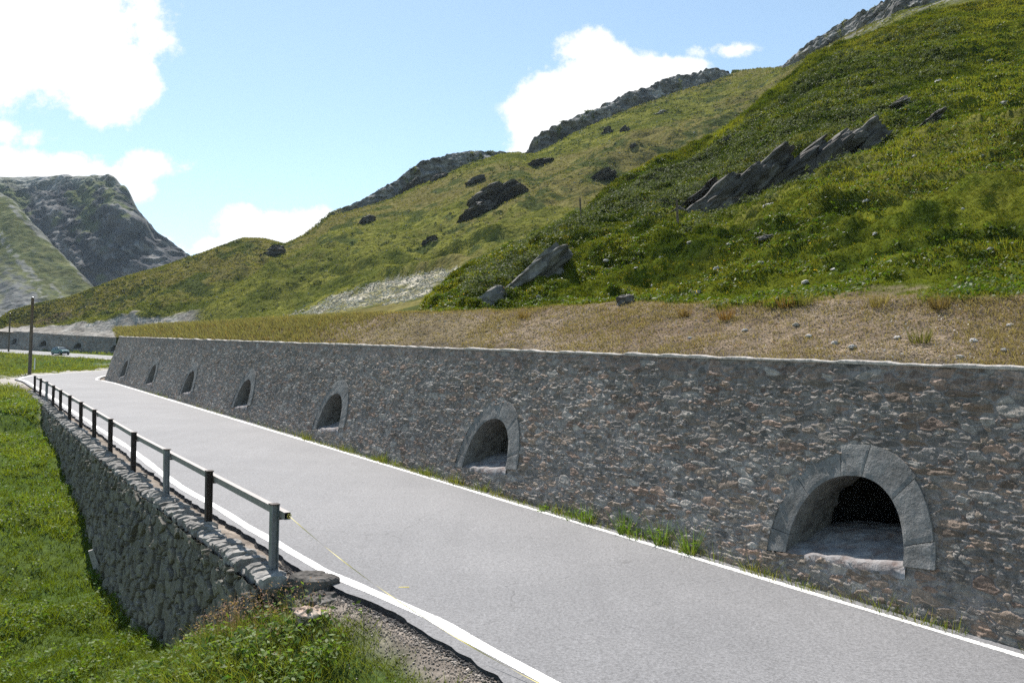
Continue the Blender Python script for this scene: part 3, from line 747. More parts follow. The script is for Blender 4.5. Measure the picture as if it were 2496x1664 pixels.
# crest of the near hill: px, row, distance
CREST = table([(415, 309, 35.2), (420, 306, 36), (452, 281, 40), (475, 267, 43), (499, 255, 46), (525, 240, 49), (551, 224, 52), (586, 208, 56), (612, 186, 59), (634, 173, 60.5), (656, 163, 62), (690, 149, 64), (720, 135, 66), (746, 116, 68), (772, 93, 70), (789, 82, 71), (824, 58, 73), (857, 41.5, 75), (914, 23, 76), (958, 12, 77), (1024, 2, 78), (1110, -8, 80), (1300, -20, 84), (1600, -30, 88)])
tq = []
t_end = float(tv(116.5, 333)[0])
tA = np.concatenate([np.linspace(t_end, -.2, 300), np.linspace(-.2, .66, 900)[1:], np.linspace(.66, 1.0, 331)[1:], np.linspace(1.0, 1.5, 61)[1:]])
ct, cv = tv(CREST[:, 0], CREST[:, 1])
den = NN[0] * tA + NN[1]
Yb0 = (D0 + BAT * WH + .2) / den; Yb1 = 15.7 / den
sb0 = Yb0 * (U[0] * tA + U[1]); sb1 = Yb1 * (U[0] * tA + U[1])
zb0 = GR * sb0 + WH - .06
h1 = np.interp(sb1, [0, 9, 16, 28, 45, 61, 77, 89], [4.84, 4.86, 4.93, 4.98, 4.83, 4.62, 4.5, 4.15])
zb1 = GR * sb1 + h1
has = sstep(float(ct[0]), float(ct[1]), tA)
Yc = np.interp(tA, ct, CREST[:, 2]); vc = np.interp(tA, ct, cv); zc = CH + Yc * vc
Yc = lerp(Yb1 + 2.2, Yc, has); zc = lerp(zb1 + .12, zc, has)
from_b = lambda a, b, t: a + (b - a) * t
K = [(Yb0, zb0), (Yb1, zb1)]
for f_, dz in ((.2, -.02), (.45, -.035), (.7, -.02), (.9, .004)):
    K.append((lerp(Yb1, Yc, f_), lerp(zb1, zc, f_) + dz * (zc - zb1)))
K += [(Yc, zc), (Yc + 4, zc + lerp(-.8, .3, has)), (Yc + 14, zc - lerp(3.0, 3.5, has)), (Yc + 40, zc - lerp(9, 12, has))]
KY = np.array([k[0] for k in K]); KZ = np.array([k[1] for k in K])
# rows dense where visible
par = np.concatenate([np.linspace(0, 1, 75), 1 + np.linspace(0, 1, 75)[1:], 2 + np.linspace(0, 1, 95)[1:], 3 + np.linspace(0, 1, 95)[1:], 4 + np.linspace(0, 1, 70)[1:], 5 + np.linspace(0, 1, 45)[1:], 6 + np.linspace(0, 1, 14)[1:], 7 + np.linspace(0, 1, 10)[1:], 8 + np.linspace(0, 1, 8)[1:]])
def cr_interp(KK, p):
    n = len(KK); i = np.clip(np.floor(p).astype(int), 0, n - 2); t = (p - i)[:, None]
    d = np.diff(KK, axis=0)
    m = np.zeros_like(KK); m[0] = d[0]; m[-1] = d[-1]
    a, b = d[:-1], d[1:]
    m[1:-1] = np.where(a * b > 0, 2 * a * b / np.where(np.abs(a + b) < 1e-9, 1e-9, a + b), 0)
    return KK[i] * (2*t**3 - 3*t**2 + 1) + m[i] * (t**3 - 2*t**2 + t) + KK[i+1] * (-2*t**3 + 3*t**2) + m[i+1] * (t**3 - t**2)
def lin_interp(KK, p):
    i = np.clip(np.floor(p).astype(int), 0, len(KK) - 2); t = (p - i)[:, None]
    return KK[i] * (1 - t) + KK[i + 1] * t
AY = lin_interp(KY, par); AZ = cr_interp(KZ, par)              # (rows, cols)
AX = AY * tA[None, :]
PAR = np.broadcast_to(par[:, None], AX.shape)
As = AX * U[0] + AY * U[1]; Ad = AX * NN[0] + AY * NN[1]
grow = sstep(1.0, 1.5, PAR)
lum = (.55 * fbm(AX * .11, AY * .11, 3.0, 3) + .30 * fbm(As * .28, Ad * .75, 8.0, 3) + .25 * fbm(As * .7, Ad * 1.7, 2.2, 3) + .11 * fbm(AX * 2.2, AY * 2.2, 5.5, 3))
def saw(q, k=.28):
    f = q - np.floor(q); return np.where(f < k, sstep(0, k, f), 1 - (f - k) / (1 - k)) 
tm1 = np.clip(.35 + 1.1 * fbm(AX * .16, AY * .16, 14.0, 3), 0, 1.3); tm2 = np.clip(.3 + 1.2 * fbm(AX * .33, AY * .33, 15.0, 3), 0, 1.2)
steps = -(.62 * tm1 * saw(Ad * .42 + 1.0 * fbm(As * .16, Ad * .22, 1.1, 3)) + .3 * tm2 * saw(Ad * 1.05 + 1.1 * fbm(As * .4, Ad * .5, 6.1, 3)))
# hollow in which the big outcrop stands
oc = at(790, 190, 44.0)
AZ = AZ + grow * (.2 + .8 * has[None, :]) * (lum * (1 - .6 * sstep(5.2, 6.0, PAR)) - steps * np.clip(1.2 - .2 * PAR, .3, 1) * sstep(1.0, 2.0, PAR + .7)) + (1 - grow) * sstep(0, .12, PAR) * (.03 * fbm(AX * 1.6, AY * 1.6, 7.0, 3) + .012 * fbm(AX * 9, AY * 9, 7.0, 2))
def gauss2(cx, cy, rx, ry, ang, X, Y):
    ca, sa = math.cos(ang), math.sin(ang); x = (X - cx) * ca + (Y - cy) * sa; y = -(X - cx) * sa + (Y - cy) * ca
    return np.exp(-(x / rx) ** 2 - (y / ry) ** 2)
AZ = AZ - 1.5 * gauss2(oc[0] - .5, oc[1] - 4.0, 6.0, 3.0, -.3, AX, AY)
# colours
n1 = fbm(AX * .09, AY * .09, 12.0, 4); n2_ = fbm(AX * .5, AY * .5, 22.0, 3)
turf = lerp(rgb(.045, .062, .008), rgb(.1, .11, .014), np.clip(n2_ * .5 + .5, 0, 1)[..., None])
veg = fbm(As * .17, Ad * .42, 60.5, 4) + .35 * fbm(AX * .9, AY * .9, 62.0, 3)
turf = lerp(turf, rgb(.018, .03, .006), (sstep(.05, .45, veg) * .85)[..., None])
turf = lerp(turf, rgb(.125, .115, .04), (sstep(.05, .75, n1 + .3 * n2_) * .6)[..., None])
dry = lerp(rgb(.135, .102, .072), rgb(.2, .158, .114), np.clip(fbm(As * .5, Ad * .7, 2.0, 4) * .7 + .5, 0, 1)[..., None])
dry = lerp(dry, rgb(.15, .125, .075), (sstep(.1, .6, fbm(As * .25, Ad * .35, 12.0, 3)) * .6)[..., None])
dry = lerp(dry, rgb(.105, .095, .05), (sstep(24, 40, As) * .55 * np.clip(.6 + .6 * n2_, 0, 1))[..., None])
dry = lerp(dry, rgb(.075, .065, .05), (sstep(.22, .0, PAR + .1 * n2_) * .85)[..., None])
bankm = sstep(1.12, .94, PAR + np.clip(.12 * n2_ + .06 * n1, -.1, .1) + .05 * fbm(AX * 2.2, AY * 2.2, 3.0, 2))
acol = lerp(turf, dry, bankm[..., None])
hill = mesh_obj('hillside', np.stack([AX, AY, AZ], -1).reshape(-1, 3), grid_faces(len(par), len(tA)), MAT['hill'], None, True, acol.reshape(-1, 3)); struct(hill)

# ---------------------------------------------------------------- middle mountainside (far wall bank, grass, scree, cliffs on the skyline)
G2 = {  # px: five (row, distance) pairs
 -200: ((331, 190), (328, 194), (326, 204), (325.2, 214), (324.6, 216)),
 -60: ((330, 181), (327, 184), (323.5, 194), (321.2, 204), (320.6, 206)),
 0: ((330.9, 168.6), (327, 173), (322, 185), (318.6, 195), (318, 196)),
 13: ((332, 168), (326, 172), (318, 186), (310.6, 197), (310, 198)),
 38: ((333.2, 165.6), (324, 171), (313, 185), (303.6, 198), (303, 199)),
 70: ((335.6, 162.6), (323, 168), (309, 185), (297.2, 200), (296.6, 201)),
 90: ((336.6, 161), (323.6, 167), (305, 185), (289.6, 201), (289, 202)),
 125: ((338.5, 158.8), (324, 166), (300, 185), (277, 204), (276.5, 205)),
 163: ((336, 157), (322, 166), (295, 185), (267, 207), (266.4, 208)),
 190: ((335, 152), (320, 163), (290, 185), (258, 209), (257, 210)),
 205: ((334, 146), (319, 160), (288, 185), (253.2, 210), (252.6, 211)),
 244: ((332, 128), (315, 153), (280, 183), (239.4, 215), (238.6, 216)),
 263: ((330, 114), (311, 146), (278, 180), (240, 217), (239.3, 218)),
 285: ((329, 96), (308, 136), (275, 178), (246, 222), (245, 223)),
 305: ((328, 82), (305, 126), (270, 172), (238, 231), (235, 233)),
 331: ((326, 72), (300, 116), (262, 167), (219, 242), (213, 245)),
 361: ((324, 64), (293, 110), (253, 162), (211, 247), (200, 250)),
 392: ((322, 60), (288, 105), (246, 159), (201, 253), (183, 256)),
 422: ((318, 57), (282, 100), (238, 157), (187, 259), (163, 263)),
 453: ((302, 59), (272, 100), (226, 157), (175, 263), (154.6, 267)),
 470: ((297, 61), (265, 100), (220, 157), (168, 265), (152, 269)),
 500: ((284, 64), (253, 102), (210, 158), (161, 267), (152.5, 270)),
 518: ((277, 67), (245, 104), (203, 160), (160, 268), (155.4, 270)),
 524: ((273, 68), (242, 105), (201, 161), (161, 268), (154, 271)),
 535: ((268, 70), (238, 107), (199, 163), (158, 270), (137, 274)),
 547: ((262, 72), (235, 110), (194, 165), (152.6, 272), (131, 277)),
 573: ((250, 76), (225, 114), (184, 171), (138.5, 276), (119.5, 281)),
 613: ((230, 82), (205, 122), (167, 181), (120, 280), (101, 286)),
 648: ((205, 88), (185, 132), (153, 187), (107, 284), (88, 290)),
 683: ((185, 92), (165, 140), (136, 193), (95, 288), (75.8, 294)),
 714: ((165, 95), (145, 145), (118, 200), (87, 292), (70.4, 298)),
 729: ((156, 96), (137, 148), (111, 204), (82, 294), (72.6, 298)),
 733.5: ((154, 96), (135, 148), (110, 205), (80.8, 294), (79.8, 295)),
 763: ((130, 98), (118, 150), (100, 206), (77, 280), (75.6, 282)),
 785: ((115, 98), (105, 150), (92, 200), (73, 250), (66, 254)),
 801: ((105, 99), (95, 150), (82, 198), (64, 238), (52.3, 243)),
 838: ((90, 100), (75, 148), (62, 192), (42, 226), (29.4, 232)),
 871: ((70, 100), (60, 142), (46, 178), (25, 207), (11, 213)),
 902: ((55, 100), (46, 132), (32, 162), (12, 188), (-3, 194)),
 930: ((42, 100), (35, 128), (22, 155), (5, 180), (-16, 185)),
 1024: ((10, 102), (5, 122), (-6, 142), (-30, 162), (-44, 168)),
 1250: ((0, 104), (-8, 124), (-20, 144), (-50, 165), (-66, 172)),
 1600: ((0, 104), (-8, 124), (-20, 144), (-50, 165), (-66, 172)),
}
gp = np.array(sorted(G2)); GA = np.array([[list(p) for p in G2[k]] for k in gp])     # (n,5,2)
tB = np.concatenate([np.linspace(-.87, -.63, 60), np.linspace(-.63, .54, 1150)[1:], np.linspace(.54, 1.3, 110)[1:]])
KYb, KZb = [], []
for k in range(5):
    t_, v_ = tv(gp, GA[:, k, 0]); Yk = np.interp(tB, t_, GA[:, k, 1]); vk = np.interp(tB, t_, v_)
    KYb.append(Yk); KZb.append(CH + vk * Yk)
KYb.append(KYb[4] + 25); KZb.append(KZb[4] - 2.5); KYb.append(KYb[4] + 90); KZb.append(KZb[4] - 30)
# the bank above the far wall starts from the wall top itself
k0 = (tB < float(tv(122, 338)[0]))
KYb = np.array(KYb); KZb = np.array(KZb)
parB = np.concatenate([np.linspace(0, 1, 70), 1 + np.linspace(0, 1, 120)[1:], 2 + np.linspace(0, 1, 150)[1:], 3 + np.linspace(0, 1, 60)[1:], 4 + np.linspace(0, 1, 10)[1:], 5 + np.linspace(0, 1, 8)[1:]])
BY = lin_interp(KYb, parB); BZ = cr_interp(KZb, parB); BX = BY * tB[None, :]; PB = np.broadcast_to(parB[:, None], BX.shape)
Bs = BX * U[0] + BY * U[1]; Bd = BX * NN[0] + BY * NN[1]
cliff_h = (KZb[4] - KZb[3])
cl_on = sstep(2.0, 4.5, cliff_h)[None, :]
slopeface = sstep(2.93, 3.05, PB) * sstep(4.15, 3.98, PB) * cl_on
bg = sstep(.3, 1.4, PB) * (.05 + .95 * sstep(2.85, 1.8, PB)) * sstep(5.0, 4.2, PB)
lowB = (tB[None, :] < -.32)
BZ = BZ + bg * (1 - .75 * slopeface) * (3.0 * fbm((BX * .5 + BY * .87) * .012, (BX * .87 - BY * .5) * .034, 3.0, 3) * sstep(70, 170, BY) * sstep(float(tv(800, 60)[0]), float(tv(760, 76)[0]), tB)[None, :] + 1.15 * fbm(Bs * .05, Bd * .075, 7.0, 4) + .42 * fbm(BX * .3, BY * .3, 9.0, 3))
# craggy cliff faces: push in and out along the line of sight, blocky
blk = ridge(BX * .16 + BZ * .08, BZ * .22, BY * .05, 4)
push = slopeface * (1.9 * blk + 1.2 * fbm(BX * .5, BZ * .6, BY * .3, 3))
BY = BY - push; BX = BX - push * tB[None, :]
BZ = BZ + slopeface * (.3 * fbm(BX * .7, BY * .7, 1.0, 3)) * sstep(3.98, 3.7, PB) + sstep(3.7, 4.0, PB) * sstep(5.0, 4.2, PB) * cl_on * (.45 * fbm(BX * .09, BY * .04, 6.0, 3) + .2 * fbm(BX * .5, BY * .5, 3.0, 2))
# rock ribs in the slope: bands that dip with the foliation
rib = ridge((BX * .62 + BZ * .78) * .012 + 3, (BX * -.78 + BZ * .62) * .05, 4.0, 4)
ribm = sstep(1.12, 1.45, rib + .25 * fbm(BX * .06, BY * .06, 77.0, 3)) * sstep(1.2, 1.8, PB) * sstep(3.4, 2.9, PB) * sstep(-.42, -.3, tB)[None, :]
tb = np.clip(.3 + 1.1 * fbm(BX * .03, BY * .03, 24.0, 3), 0, 1.3)
BZ = BZ + bg * (1 - slopeface) * (2.3 * tb * saw(Bd * .085 + .9 * fbm(Bs * .025, Bd * .05, 5.1, 3)) + .6 * np.clip(.3 + fbm(BX * .08, BY * .08, 25.0, 3), 0, 1) * saw(Bd * .26 + 1.0 * fbm(Bs * .07, Bd * .12, 7.1, 3))) * sstep(55, 120, BY) * sstep(2.8, 1.9, PB)
ribm = ribm * sstep(.1, .5, fbm(BX * .25, BY * .25, 17.0, 3)); BZ = BZ + 0 * ribm; ribm = ribm * 0
nb1 = fbm(BX * .025, BY * .025, 31.0, 4); nb2 = fbm(Bs * .12, Bd * .2, 41.0, 4); nb3 = fbm(BX * .5, BY * .5, 51.0, 3)
bc = lerp(rgb(.062, .073, .018), rgb(.15, .146, .036), np.clip(.5 + .55 * nb2, 0, 1)[..., None])
bc = lerp(bc, rgb(.145, .118, .055), (sstep(-.15, .55, nb1 + .35 * nb3) * .6)[..., None])
bc = lerp(bc, rgb(.04, .055, .02), (sstep(.18, .5, nb2 * .6 + nb3 * .3 + .25 * nb1) * .85)[..., None])
rockc = lerp(rgb(.085, .083, .08), rgb(.27, .265, .25), np.clip(.5 + .5 * fbm(BX * .35, BZ * .5, BY * .2, 4), 0, 1)[..., None])
rm = np.maximum(slopeface * sstep(-.55, -.2, nb3 + .3 * nb2 + .5), ribm * .8)
ridgeE = sstep(float(tv(790, 60)[0]), float(tv(815, 50)[0]), tB)[None, :] * sstep(2.2, 2.9, PB) * sstep(-.25, .25, nb3 + nb2 * .7)
rm = np.maximum(rm, ridgeE * .9)
bc = lerp(bc, rockc, np.clip(rm, 0, 1)[..., None])
# grey gravel bank just above the far wall
gb = sstep(1.02, .9, PB + .1 * nb3) * sstep(float(tv(190, 320)[0]) + .02, float(tv(186, 320)[0]), tB)[None, :]
bc = lerp(bc, lerp(rgb(.22, .2, .175), rgb(.33, .31, .28), np.clip(.5 + .6 * nb3, 0, 1)[..., None]), gb[..., None])
er_ = gauss2(at(33, 320, 178)[0], 178, 9, 5, .0, BX, BY) * sstep(-.2, .3, nb3 + .4)       # eroded bare earth scar
bc = lerp(bc, rgb(.12, .09, .07), np.clip(er_ * 1.2, 0, .85)[..., None])
# scree apron
sp0, sp1 = at(345, 300, 86), at(450, 280, 84)
screem = np.zeros_like(BX)
SCREE_POLY = [(300, 312), (322, 300), (345, 291), (372, 283), (405, 276), (440, 270), (462, 266), (470, 268), (445, 284), (425, 297), (395, 303), (360, 306), (330, 312), (300, 318), (272, 322), (285, 317)]
def in_poly(px, py, poly):
    inside = np.zeros(px.shape, bool); n = len(poly)
    for i in range(n):
        x0, y0 = poly[i]; x1, y1 = poly[(i + 1) % n]
        c = ((y0 > py) != (y1 > py)) & (px < (x1 - x0) * (py - y0) / (y1 - y0 + 1e-9) + x0)
        inside ^= c
    return inside
def to_px(X, Y, Z):
    z = Z - CH; f = Y * math.cos(PITCH) + z * math.sin(PITCH); up = -Y * math.sin(PITCH) + z * math.cos(PITCH)
    return 512 + F * X / f, 341 - F * up / f
# the apron's outline, laid on the ground where those sight lines meet the slope
bpx, bpy_ = to_px(BX, BY, BZ)
scr = in_poly(bpx + 5 * nb3, bpy_ + 2.0 * fbm(BX * 1.1, BY * 1.1, 3.0, 2), SCREE_POLY) & (PB < 2.2)
bc = np.where(scr[..., None], lerp(rgb(.13, .125, .05), rgb(.36, .33, .27), np.clip(.4 + .7 * nb3, 0, 1)[..., None]), bc)
mside = mesh_obj('mountainside', np.stack([BX, BY, BZ], -1).reshape(-1, 3), grid_faces(len(parB), len(tB)), MAT['farhill'], None, True, bc.reshape(-1, 3)); struct(mside)

# ---------------------------------------------------------------- far mountains
def far_mesh(name, tabl, t0, t1, nt_, npar, noise_fn, color_fn, mat):
    g = np.array(sorted(tabl)); A = np.array([[list(p) for p in tabl[k]] for k in g]); t = np.linspace(t0, t1, nt_)
    ky, kz = [], []
    for k in range(A.shape[1]):
        a, v = tv(g, A[:, k, 0]); y = np.interp(t, a, A[:, k, 1]); ky.append(y); kz.append(CH + y * np.interp(t, a, v))
    ky.append(ky[-1] + 120); kz.append(kz[-1] - 15)
    ky.append(ky[-1] + 400); kz.append(kz[-1] - 160)
    ky, kz = np.array(ky), np.array(kz); p = np.linspace(0, A.shape[1] - 1, npar); p = np.concatenate([p, p[-1] + np.linspace(0, 2, 14)[1:]])
    Y = lin_interp(ky, p); Z = cr_interp(kz, p); X = Y * t[None, :]; P = np.broadcast_to(p[:, None], X.shape)
    X, Y, Z = noise_fn(X, Y, Z, P, t)
    c = color_fn(X, Y, Z, P, t)
    return struct(mesh_obj(name, np.stack([X, Y, Z], -1).reshape(-1, 3), grid_faces(len(p), nt_), mat, None, True, c.reshape(-1, 3)))
CL = {-260: ((300, 560), (250, 640), (205, 740), (184, 790)), 0: ((300, 560), (250, 630), (206, 715), (179.8, 800)), 41: ((300, 560), (250, 625), (203, 700), (178, 795)), 68: ((300, 560), (248, 620), (200, 690), (178.5, 790)), 74: ((300, 560), (247, 620), (200, 688), (180, 780)), 88: ((300, 560), (245, 618), (195, 684), (178.6, 760)), 98: ((300, 560), (243, 617), (190, 682), (176, 740)), 108: ((300, 560), (242, 616), (190, 682), (176.6, 725)),
      115.5: ((300, 560), (242, 616), (193, 682), (180.4, 712)), 125.6: ((300, 560), (244, 616), (200, 680), (191, 702)), 135.7: ((300, 560), (250, 616), (214, 676), (206, 694)), 147: ((300, 560), (257, 614), (232, 670), (225, 686)), 154.5: ((300, 560), (262, 612), (244, 664), (238, 678)), 167: ((300, 560), (266, 610), (251, 660), (245, 674)), 176: ((300, 560), (270, 610), (256, 658), (250, 670)), 188.5: ((300, 560), (274, 608), (262, 655), (256.4, 668)), 201: ((300, 560), (280, 606), (270, 652), (264, 664)), 240: ((305, 560), (295, 605), (290, 650), (286, 660))}
def cl_noise(X, Y, Z, P, t):
    w = sstep(.1, .6, P) * sstep(3.0, 2.45, P)
    w2 = sstep(.1, .6, P) * (.25 + .75 * sstep(3.0, 2.4, P)) * sstep(4.2, 3.2, P)
    n = ridge(X * .012 + Z * .006, Z * .010 + 3, Y * .004, 5)
    gully = ridge((X + .45 * Z) * .03, Z * .005, 2.0, 3)
    q = X * .60 + Z * .80; al = X * .80 - Z * .60
    led = fbm(q * .030, al * .006, 4.0, 4); led2 = ridge(q * .07, al * .018, 6.0, 3)
    pu = w * (9 * n + 15 * led + 5 * led2 + 4 * gully + 4 * fbm(X * .09, Z * .1, Y * .05, 4) + 3.2 * ridge(X * .11 + Z * .05, Z * .12, Y * .05, 3))
    Y2 = Y - pu; X2 = X - pu * t[None, :]
    Z2 = Z + w2 * (2.6 * fbm(X * .05, Y * .05, 4.0, 4)) + sstep(2.8, 3.0, P) * sstep(4, 3, P) * (.5 * fbm(X * .12, Y * .02, 2.0, 4))
    return X2, Y2, Z2
def cl_col(X, Y, Z, P, t):
    n = fbm(X * .018, Z * .03, Y * .01, 5); n2 = fbm(X * .09, Z * .09, Y * .05, 4)
    c = lerp(rgb(.034, .035, .038), rgb(.1, .1, .1), np.clip(.5 + .5 * n2 + .2 * n, 0, 1)[..., None])
    dz = np.gradient(Z, axis=0); dy = np.gradient(Y, axis=0); st = dz / (np.hypot(dz, dy) + 1e-6)
    q = X * .60 + Z * .80; al = X * .80 - Z * .60
    ledge = sstep(.05, .4, fbm(q * .035, al * .006, 44.0, 4) + .45 * n2) * sstep(.1, .4, P)
    c = lerp(c, rgb(.2, .195, .185), (sstep(.1, .45, fbm(q * .16, al * .03, 46.0, 3)) * .7)[..., None])
    c = lerp(c, rgb(.085, .1, .04), np.clip(ledge, 0, 1)[..., None] * .85)
    top = sstep(2.2, 2.7, P)
    c = lerp(c, lerp(rgb(.13, .14, .1), rgb(.3, .3, .3), np.clip(.5 + .8 * n2, 0, 1)[..., None]), top[..., None] * .8)
    return c
far_mesh('far_mountain', CL, -.92, -.31, 420, 260, cl_noise, cl_col, MAT['mountain'])
SL = {-260: ((330, 300), (300, 330), (190, 500), (120, 600)), 0: ((335, 290), (320, 330), (262, 420), (195, 520)), 15: ((335, 290), (320, 330), (264, 415), (203, 505)), 35: ((335, 290), (321, 330), (276, 405), (227, 480)), 60: ((335, 290), (322, 330), (292, 395), (255, 450)), 80: ((335, 290), (323, 330), (303, 380), (275, 425)), 91: ((335, 290), (324, 330), (309, 372), (287, 412)), 105: ((336, 290), (328, 330), (318, 365), (303, 395)), 160: ((345, 290), (340, 330), (335, 360), (330, 390))}
def sl_noise(X, Y, Z, P, t):
    w = sstep(.2, .8, P) * sstep(4.2, 3.0, P)
    q = (X + .9 * Z)
    return X, Y, Z + w * (1.0 * fbm((X + 1.55 * Z) * .06, Y * .01, 5.0, 4) + .8 * fbm(X * .25, Y * .25, 2.0, 3))
def sl_col(X, Y, Z, P, t):
    g = X * 1.0 + (Z * 1.55)                       # runs down the fall line
    n = fbm(g * .13, Z * .012, 4.0, 4); n2 = fbm(X * .4, Z * .4, Y * .2, 4)
    c = lerp(rgb(.07, .082, .036), rgb(.115, .118, .058), np.clip(.5 + .6 * n2, 0, 1)[..., None])
    scr = sstep(-.05, .3, n + .4 * n2) * .75
    lowr = sstep(1.75, 1.0, P + .5 * n + .35 * n2)
    scr = np.maximum(scr, lowr)
    edge = sstep(2.75, 2.98, P) * .8
    scr = np.maximum(scr, edge)
    return lerp(c, lerp(rgb(.1, .102, .1), rgb(.2, .2, .195), np.clip(.5 + .8 * n2, 0, 1)[..., None]), np.clip(scr, 0, 1)[..., None])
far_mesh('scree_slope', SL, -.92, -.425, 300, 200, sl_noise, sl_col, MAT['mountain'])

# ---------------------------------------------------------------- sampling points on the built terrain
class Surf:
    """bilinear picking on a grid of points: rows x cols"""
    def __init__(s, X, Y, Z): s.P = np.stack([X, Y, Z], -1)
    def at(s, i, j):
        i0 = np.clip(np.floor(i).astype(int), 0, s.P.shape[0] - 2); j0 = np.clip(np.floor(j).astype(int), 0, s.P.shape[1] - 2)
        a = (i - i0)[:, None]; b = (j - j0)[:, None]; P = s.P
        return (P[i0, j0] * (1-a) + P[i0+1, j0] * a) * (1-b) + (P[i0, j0+1] * (1-a) + P[i0+1, j0+1] * a) * b
SA, SBm = Surf(AX, AY, AZ), Surf(BX, BY, BZ); SLo = Surf(XX, YY, zz)
def hit(surf, px, py):
    """terrain point seen at a pixel of the photograph (nearest grid vertex, first in depth)"""
    P = surf.P; qx, qy = to_px(P[..., 0], P[..., 1], P[..., 2])
    d = (qx - px) ** 2 + (qy - py) ** 2 + .0004 * P[..., 1] ** 1.0
    k = np.unravel_index(np.argmin(d), d.shape); return P[k].copy()
# ---------------------------------------------------------------- vegetation builders
def blades(P, n, h, w, spread, lean, col, seed=1, jitter=.35, tip=1.5):
    r = np.random.default_rng(seed); N = len(P); M = N * n
    base = np.repeat(P, n, 0); hh = np.repeat(h, n) * r.uniform(.55, 1.25, M); ww = np.repeat(w, n) * r.uniform(.7, 1.3, M)
    a = r.uniform(0, 2 * np.pi, M); rad = np.repeat(spread, n) * np.sqrt(r.uniform(0, 1, M))
    base = base + np.stack([np.cos(a) * rad, np.sin(a) * rad, -.02 + 0 * a], 1)
    la = a + r.normal(0, .7, M); ln = lean * r.uniform(.2, 1.3, M)
    tipv = base + np.stack([np.cos(la) * ln * hh, np.sin(la) * ln * hh, hh], 1)
    fa = r.uniform(0, 2 * np.pi, M); side = np.stack([np.cos(fa), np.sin(fa), 0 * fa], 1) * ww[:, None] * .5
    V = np.stack([base - side, base + side, tipv], 1).reshape(-1, 3)
    c = np.repeat(col, n, 0) * r.uniform(1 - jitter, 1 + jitter, M)[:, None]
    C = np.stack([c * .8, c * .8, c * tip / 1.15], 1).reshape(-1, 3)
    return V, C
def leaves(P, n, size, rad, hgt, col, seed=1, jitter=.35, up=.6):
    r = np.random.default_rng(seed); N = len(P); M = N * n
    u = r.normal(0, 1, (M, 3)); u /= np.linalg.norm(u, axis=1)[:, None]; u[:, 2] = np.abs(u[:, 2])
    k = r.uniform(.35, 1, M) ** .5
    c0 = np.repeat(P, n, 0) + u * np.stack([np.repeat(rad, n) * k, np.repeat(rad, n) * k, np.repeat(hgt, n) * k], 1)
    nrm = r.normal(0, 1, (M, 3)); nrm[:, 2] = np.abs(nrm[:, 2]) + up; nrm += .5 * u; nrm /= np.linalg.norm(nrm, axis=1)[:, None]
    t = np.cross(nrm, r.normal(0, 1, (M, 3))); t /= np.linalg.norm(t, axis=1)[:, None]; b = np.cross(nrm, t)
    sz = (np.repeat(size, n) * r.uniform(.6, 1.4, M))[:, None]
    V = np.stack([c0 - t * sz, c0 + b * sz * .45, c0 + t * sz, c0 - b * sz * .45], 1).reshape(-1, 3)
    c = np.repeat(col, n, 0) * r.uniform(1 - jitter, 1 + jitter, M)[:, None]
    return V, np.repeat(c, 4, 0)
def tri_obj(name, V, C, mat): return mesh_obj(name, V, np.arange(len(V)).reshape(-1, 3), mat, None, False, C)
def quad_obj(name, V, C, mat): return mesh_obj(name, V, np.arange(len(V)).reshape(-1, 4), mat, None, False, C)
def cat(*vc): return np.concatenate([v for v, c in vc]), np.concatenate([c for v, c in vc])
def pixscale(P): return np.maximum(P[:, 1], 3) / F
def inframe(P, m=330):
    x, y = to_px(P[:, 0], P[:, 1], P[:, 2]); return (x > -m) & (x < 1024 + m) & (y > -140) & (y < 682 + 160) & (P[:, 1] > 1)

# grass on the near hill
NA = 265000
ii = rng.uniform(52, 452, NA); jj = rng.uniform(0, len(tA) - 61, NA)
P = SA.at(ii, jj); k = inframe(P) & ((ii > 72) | (rng.uniform(0, 1, NA) < ((ii - 52) / 20) ** 2 * .6)) & (bankm[np.floor(ii).astype(int), np.floor(jj).astype(int)] < rng.uniform(.15, 1.0, NA)); P = P[k]; ii = ii[k]; jj = jj[k]
cidx = acol[np.floor(ii).astype(int), np.floor(jj).astype(int)]
nz = fbm(P[:, 0] * .35, P[:, 1] * .35, 60.0, 3); nz2 = fbm(P[:, 0] * .1, P[:, 1] * .1, 61.0, 3)
gc = lerp(rgb(.056, .074, .010), rgb(.172, .17, .026), np.clip(.5 + .7 * nz, 0, 1)[:, None])
gc = lerp(gc, rgb(.14, .105, .026), (sstep(.2, .8, nz2 + .3 * rng.normal(0, 1, len(P))) * .6)[:, None])
veg_ = veg[np.floor(ii).astype(int), np.floor(jj).astype(int)]
gc = lerp(gc, rgb(.027, .042, .008), (sstep(.08, .5, veg_) * .8)[:, None])
px_ = pixscale(P); hgt = np.maximum(.075 + .07 * np.clip(nz, -.6, 1), 1.9 * px_) * rng.uniform(.6, 1.3, len(P))
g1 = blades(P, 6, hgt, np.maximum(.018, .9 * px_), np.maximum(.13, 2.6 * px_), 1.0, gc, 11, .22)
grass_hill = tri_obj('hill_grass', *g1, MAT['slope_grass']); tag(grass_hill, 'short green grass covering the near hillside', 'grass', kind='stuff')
# low herbs with broad leaves over the lower hill
k = (rng.uniform(0, 1, len(P)) < .22 * sstep(-.1, .5, nz + .25)) & (P[:, 1] < 60)
Ph = P[k]; q = leaves(Ph, 9, np.maximum(.05, 1.2 * pixscale(Ph)), np.full(len(Ph), .17), np.full(len(Ph), .14), lerp(rgb(.04, .075, .01), rgb(.085, .12, .02), rng.uniform(0, 1, len(Ph))[:, None]), 21)
tag(quad_obj('hill_herbs', *q, MAT['leaf']), 'broad leaved green herbs growing in the hillside grass', 'herbs', kind='stuff')
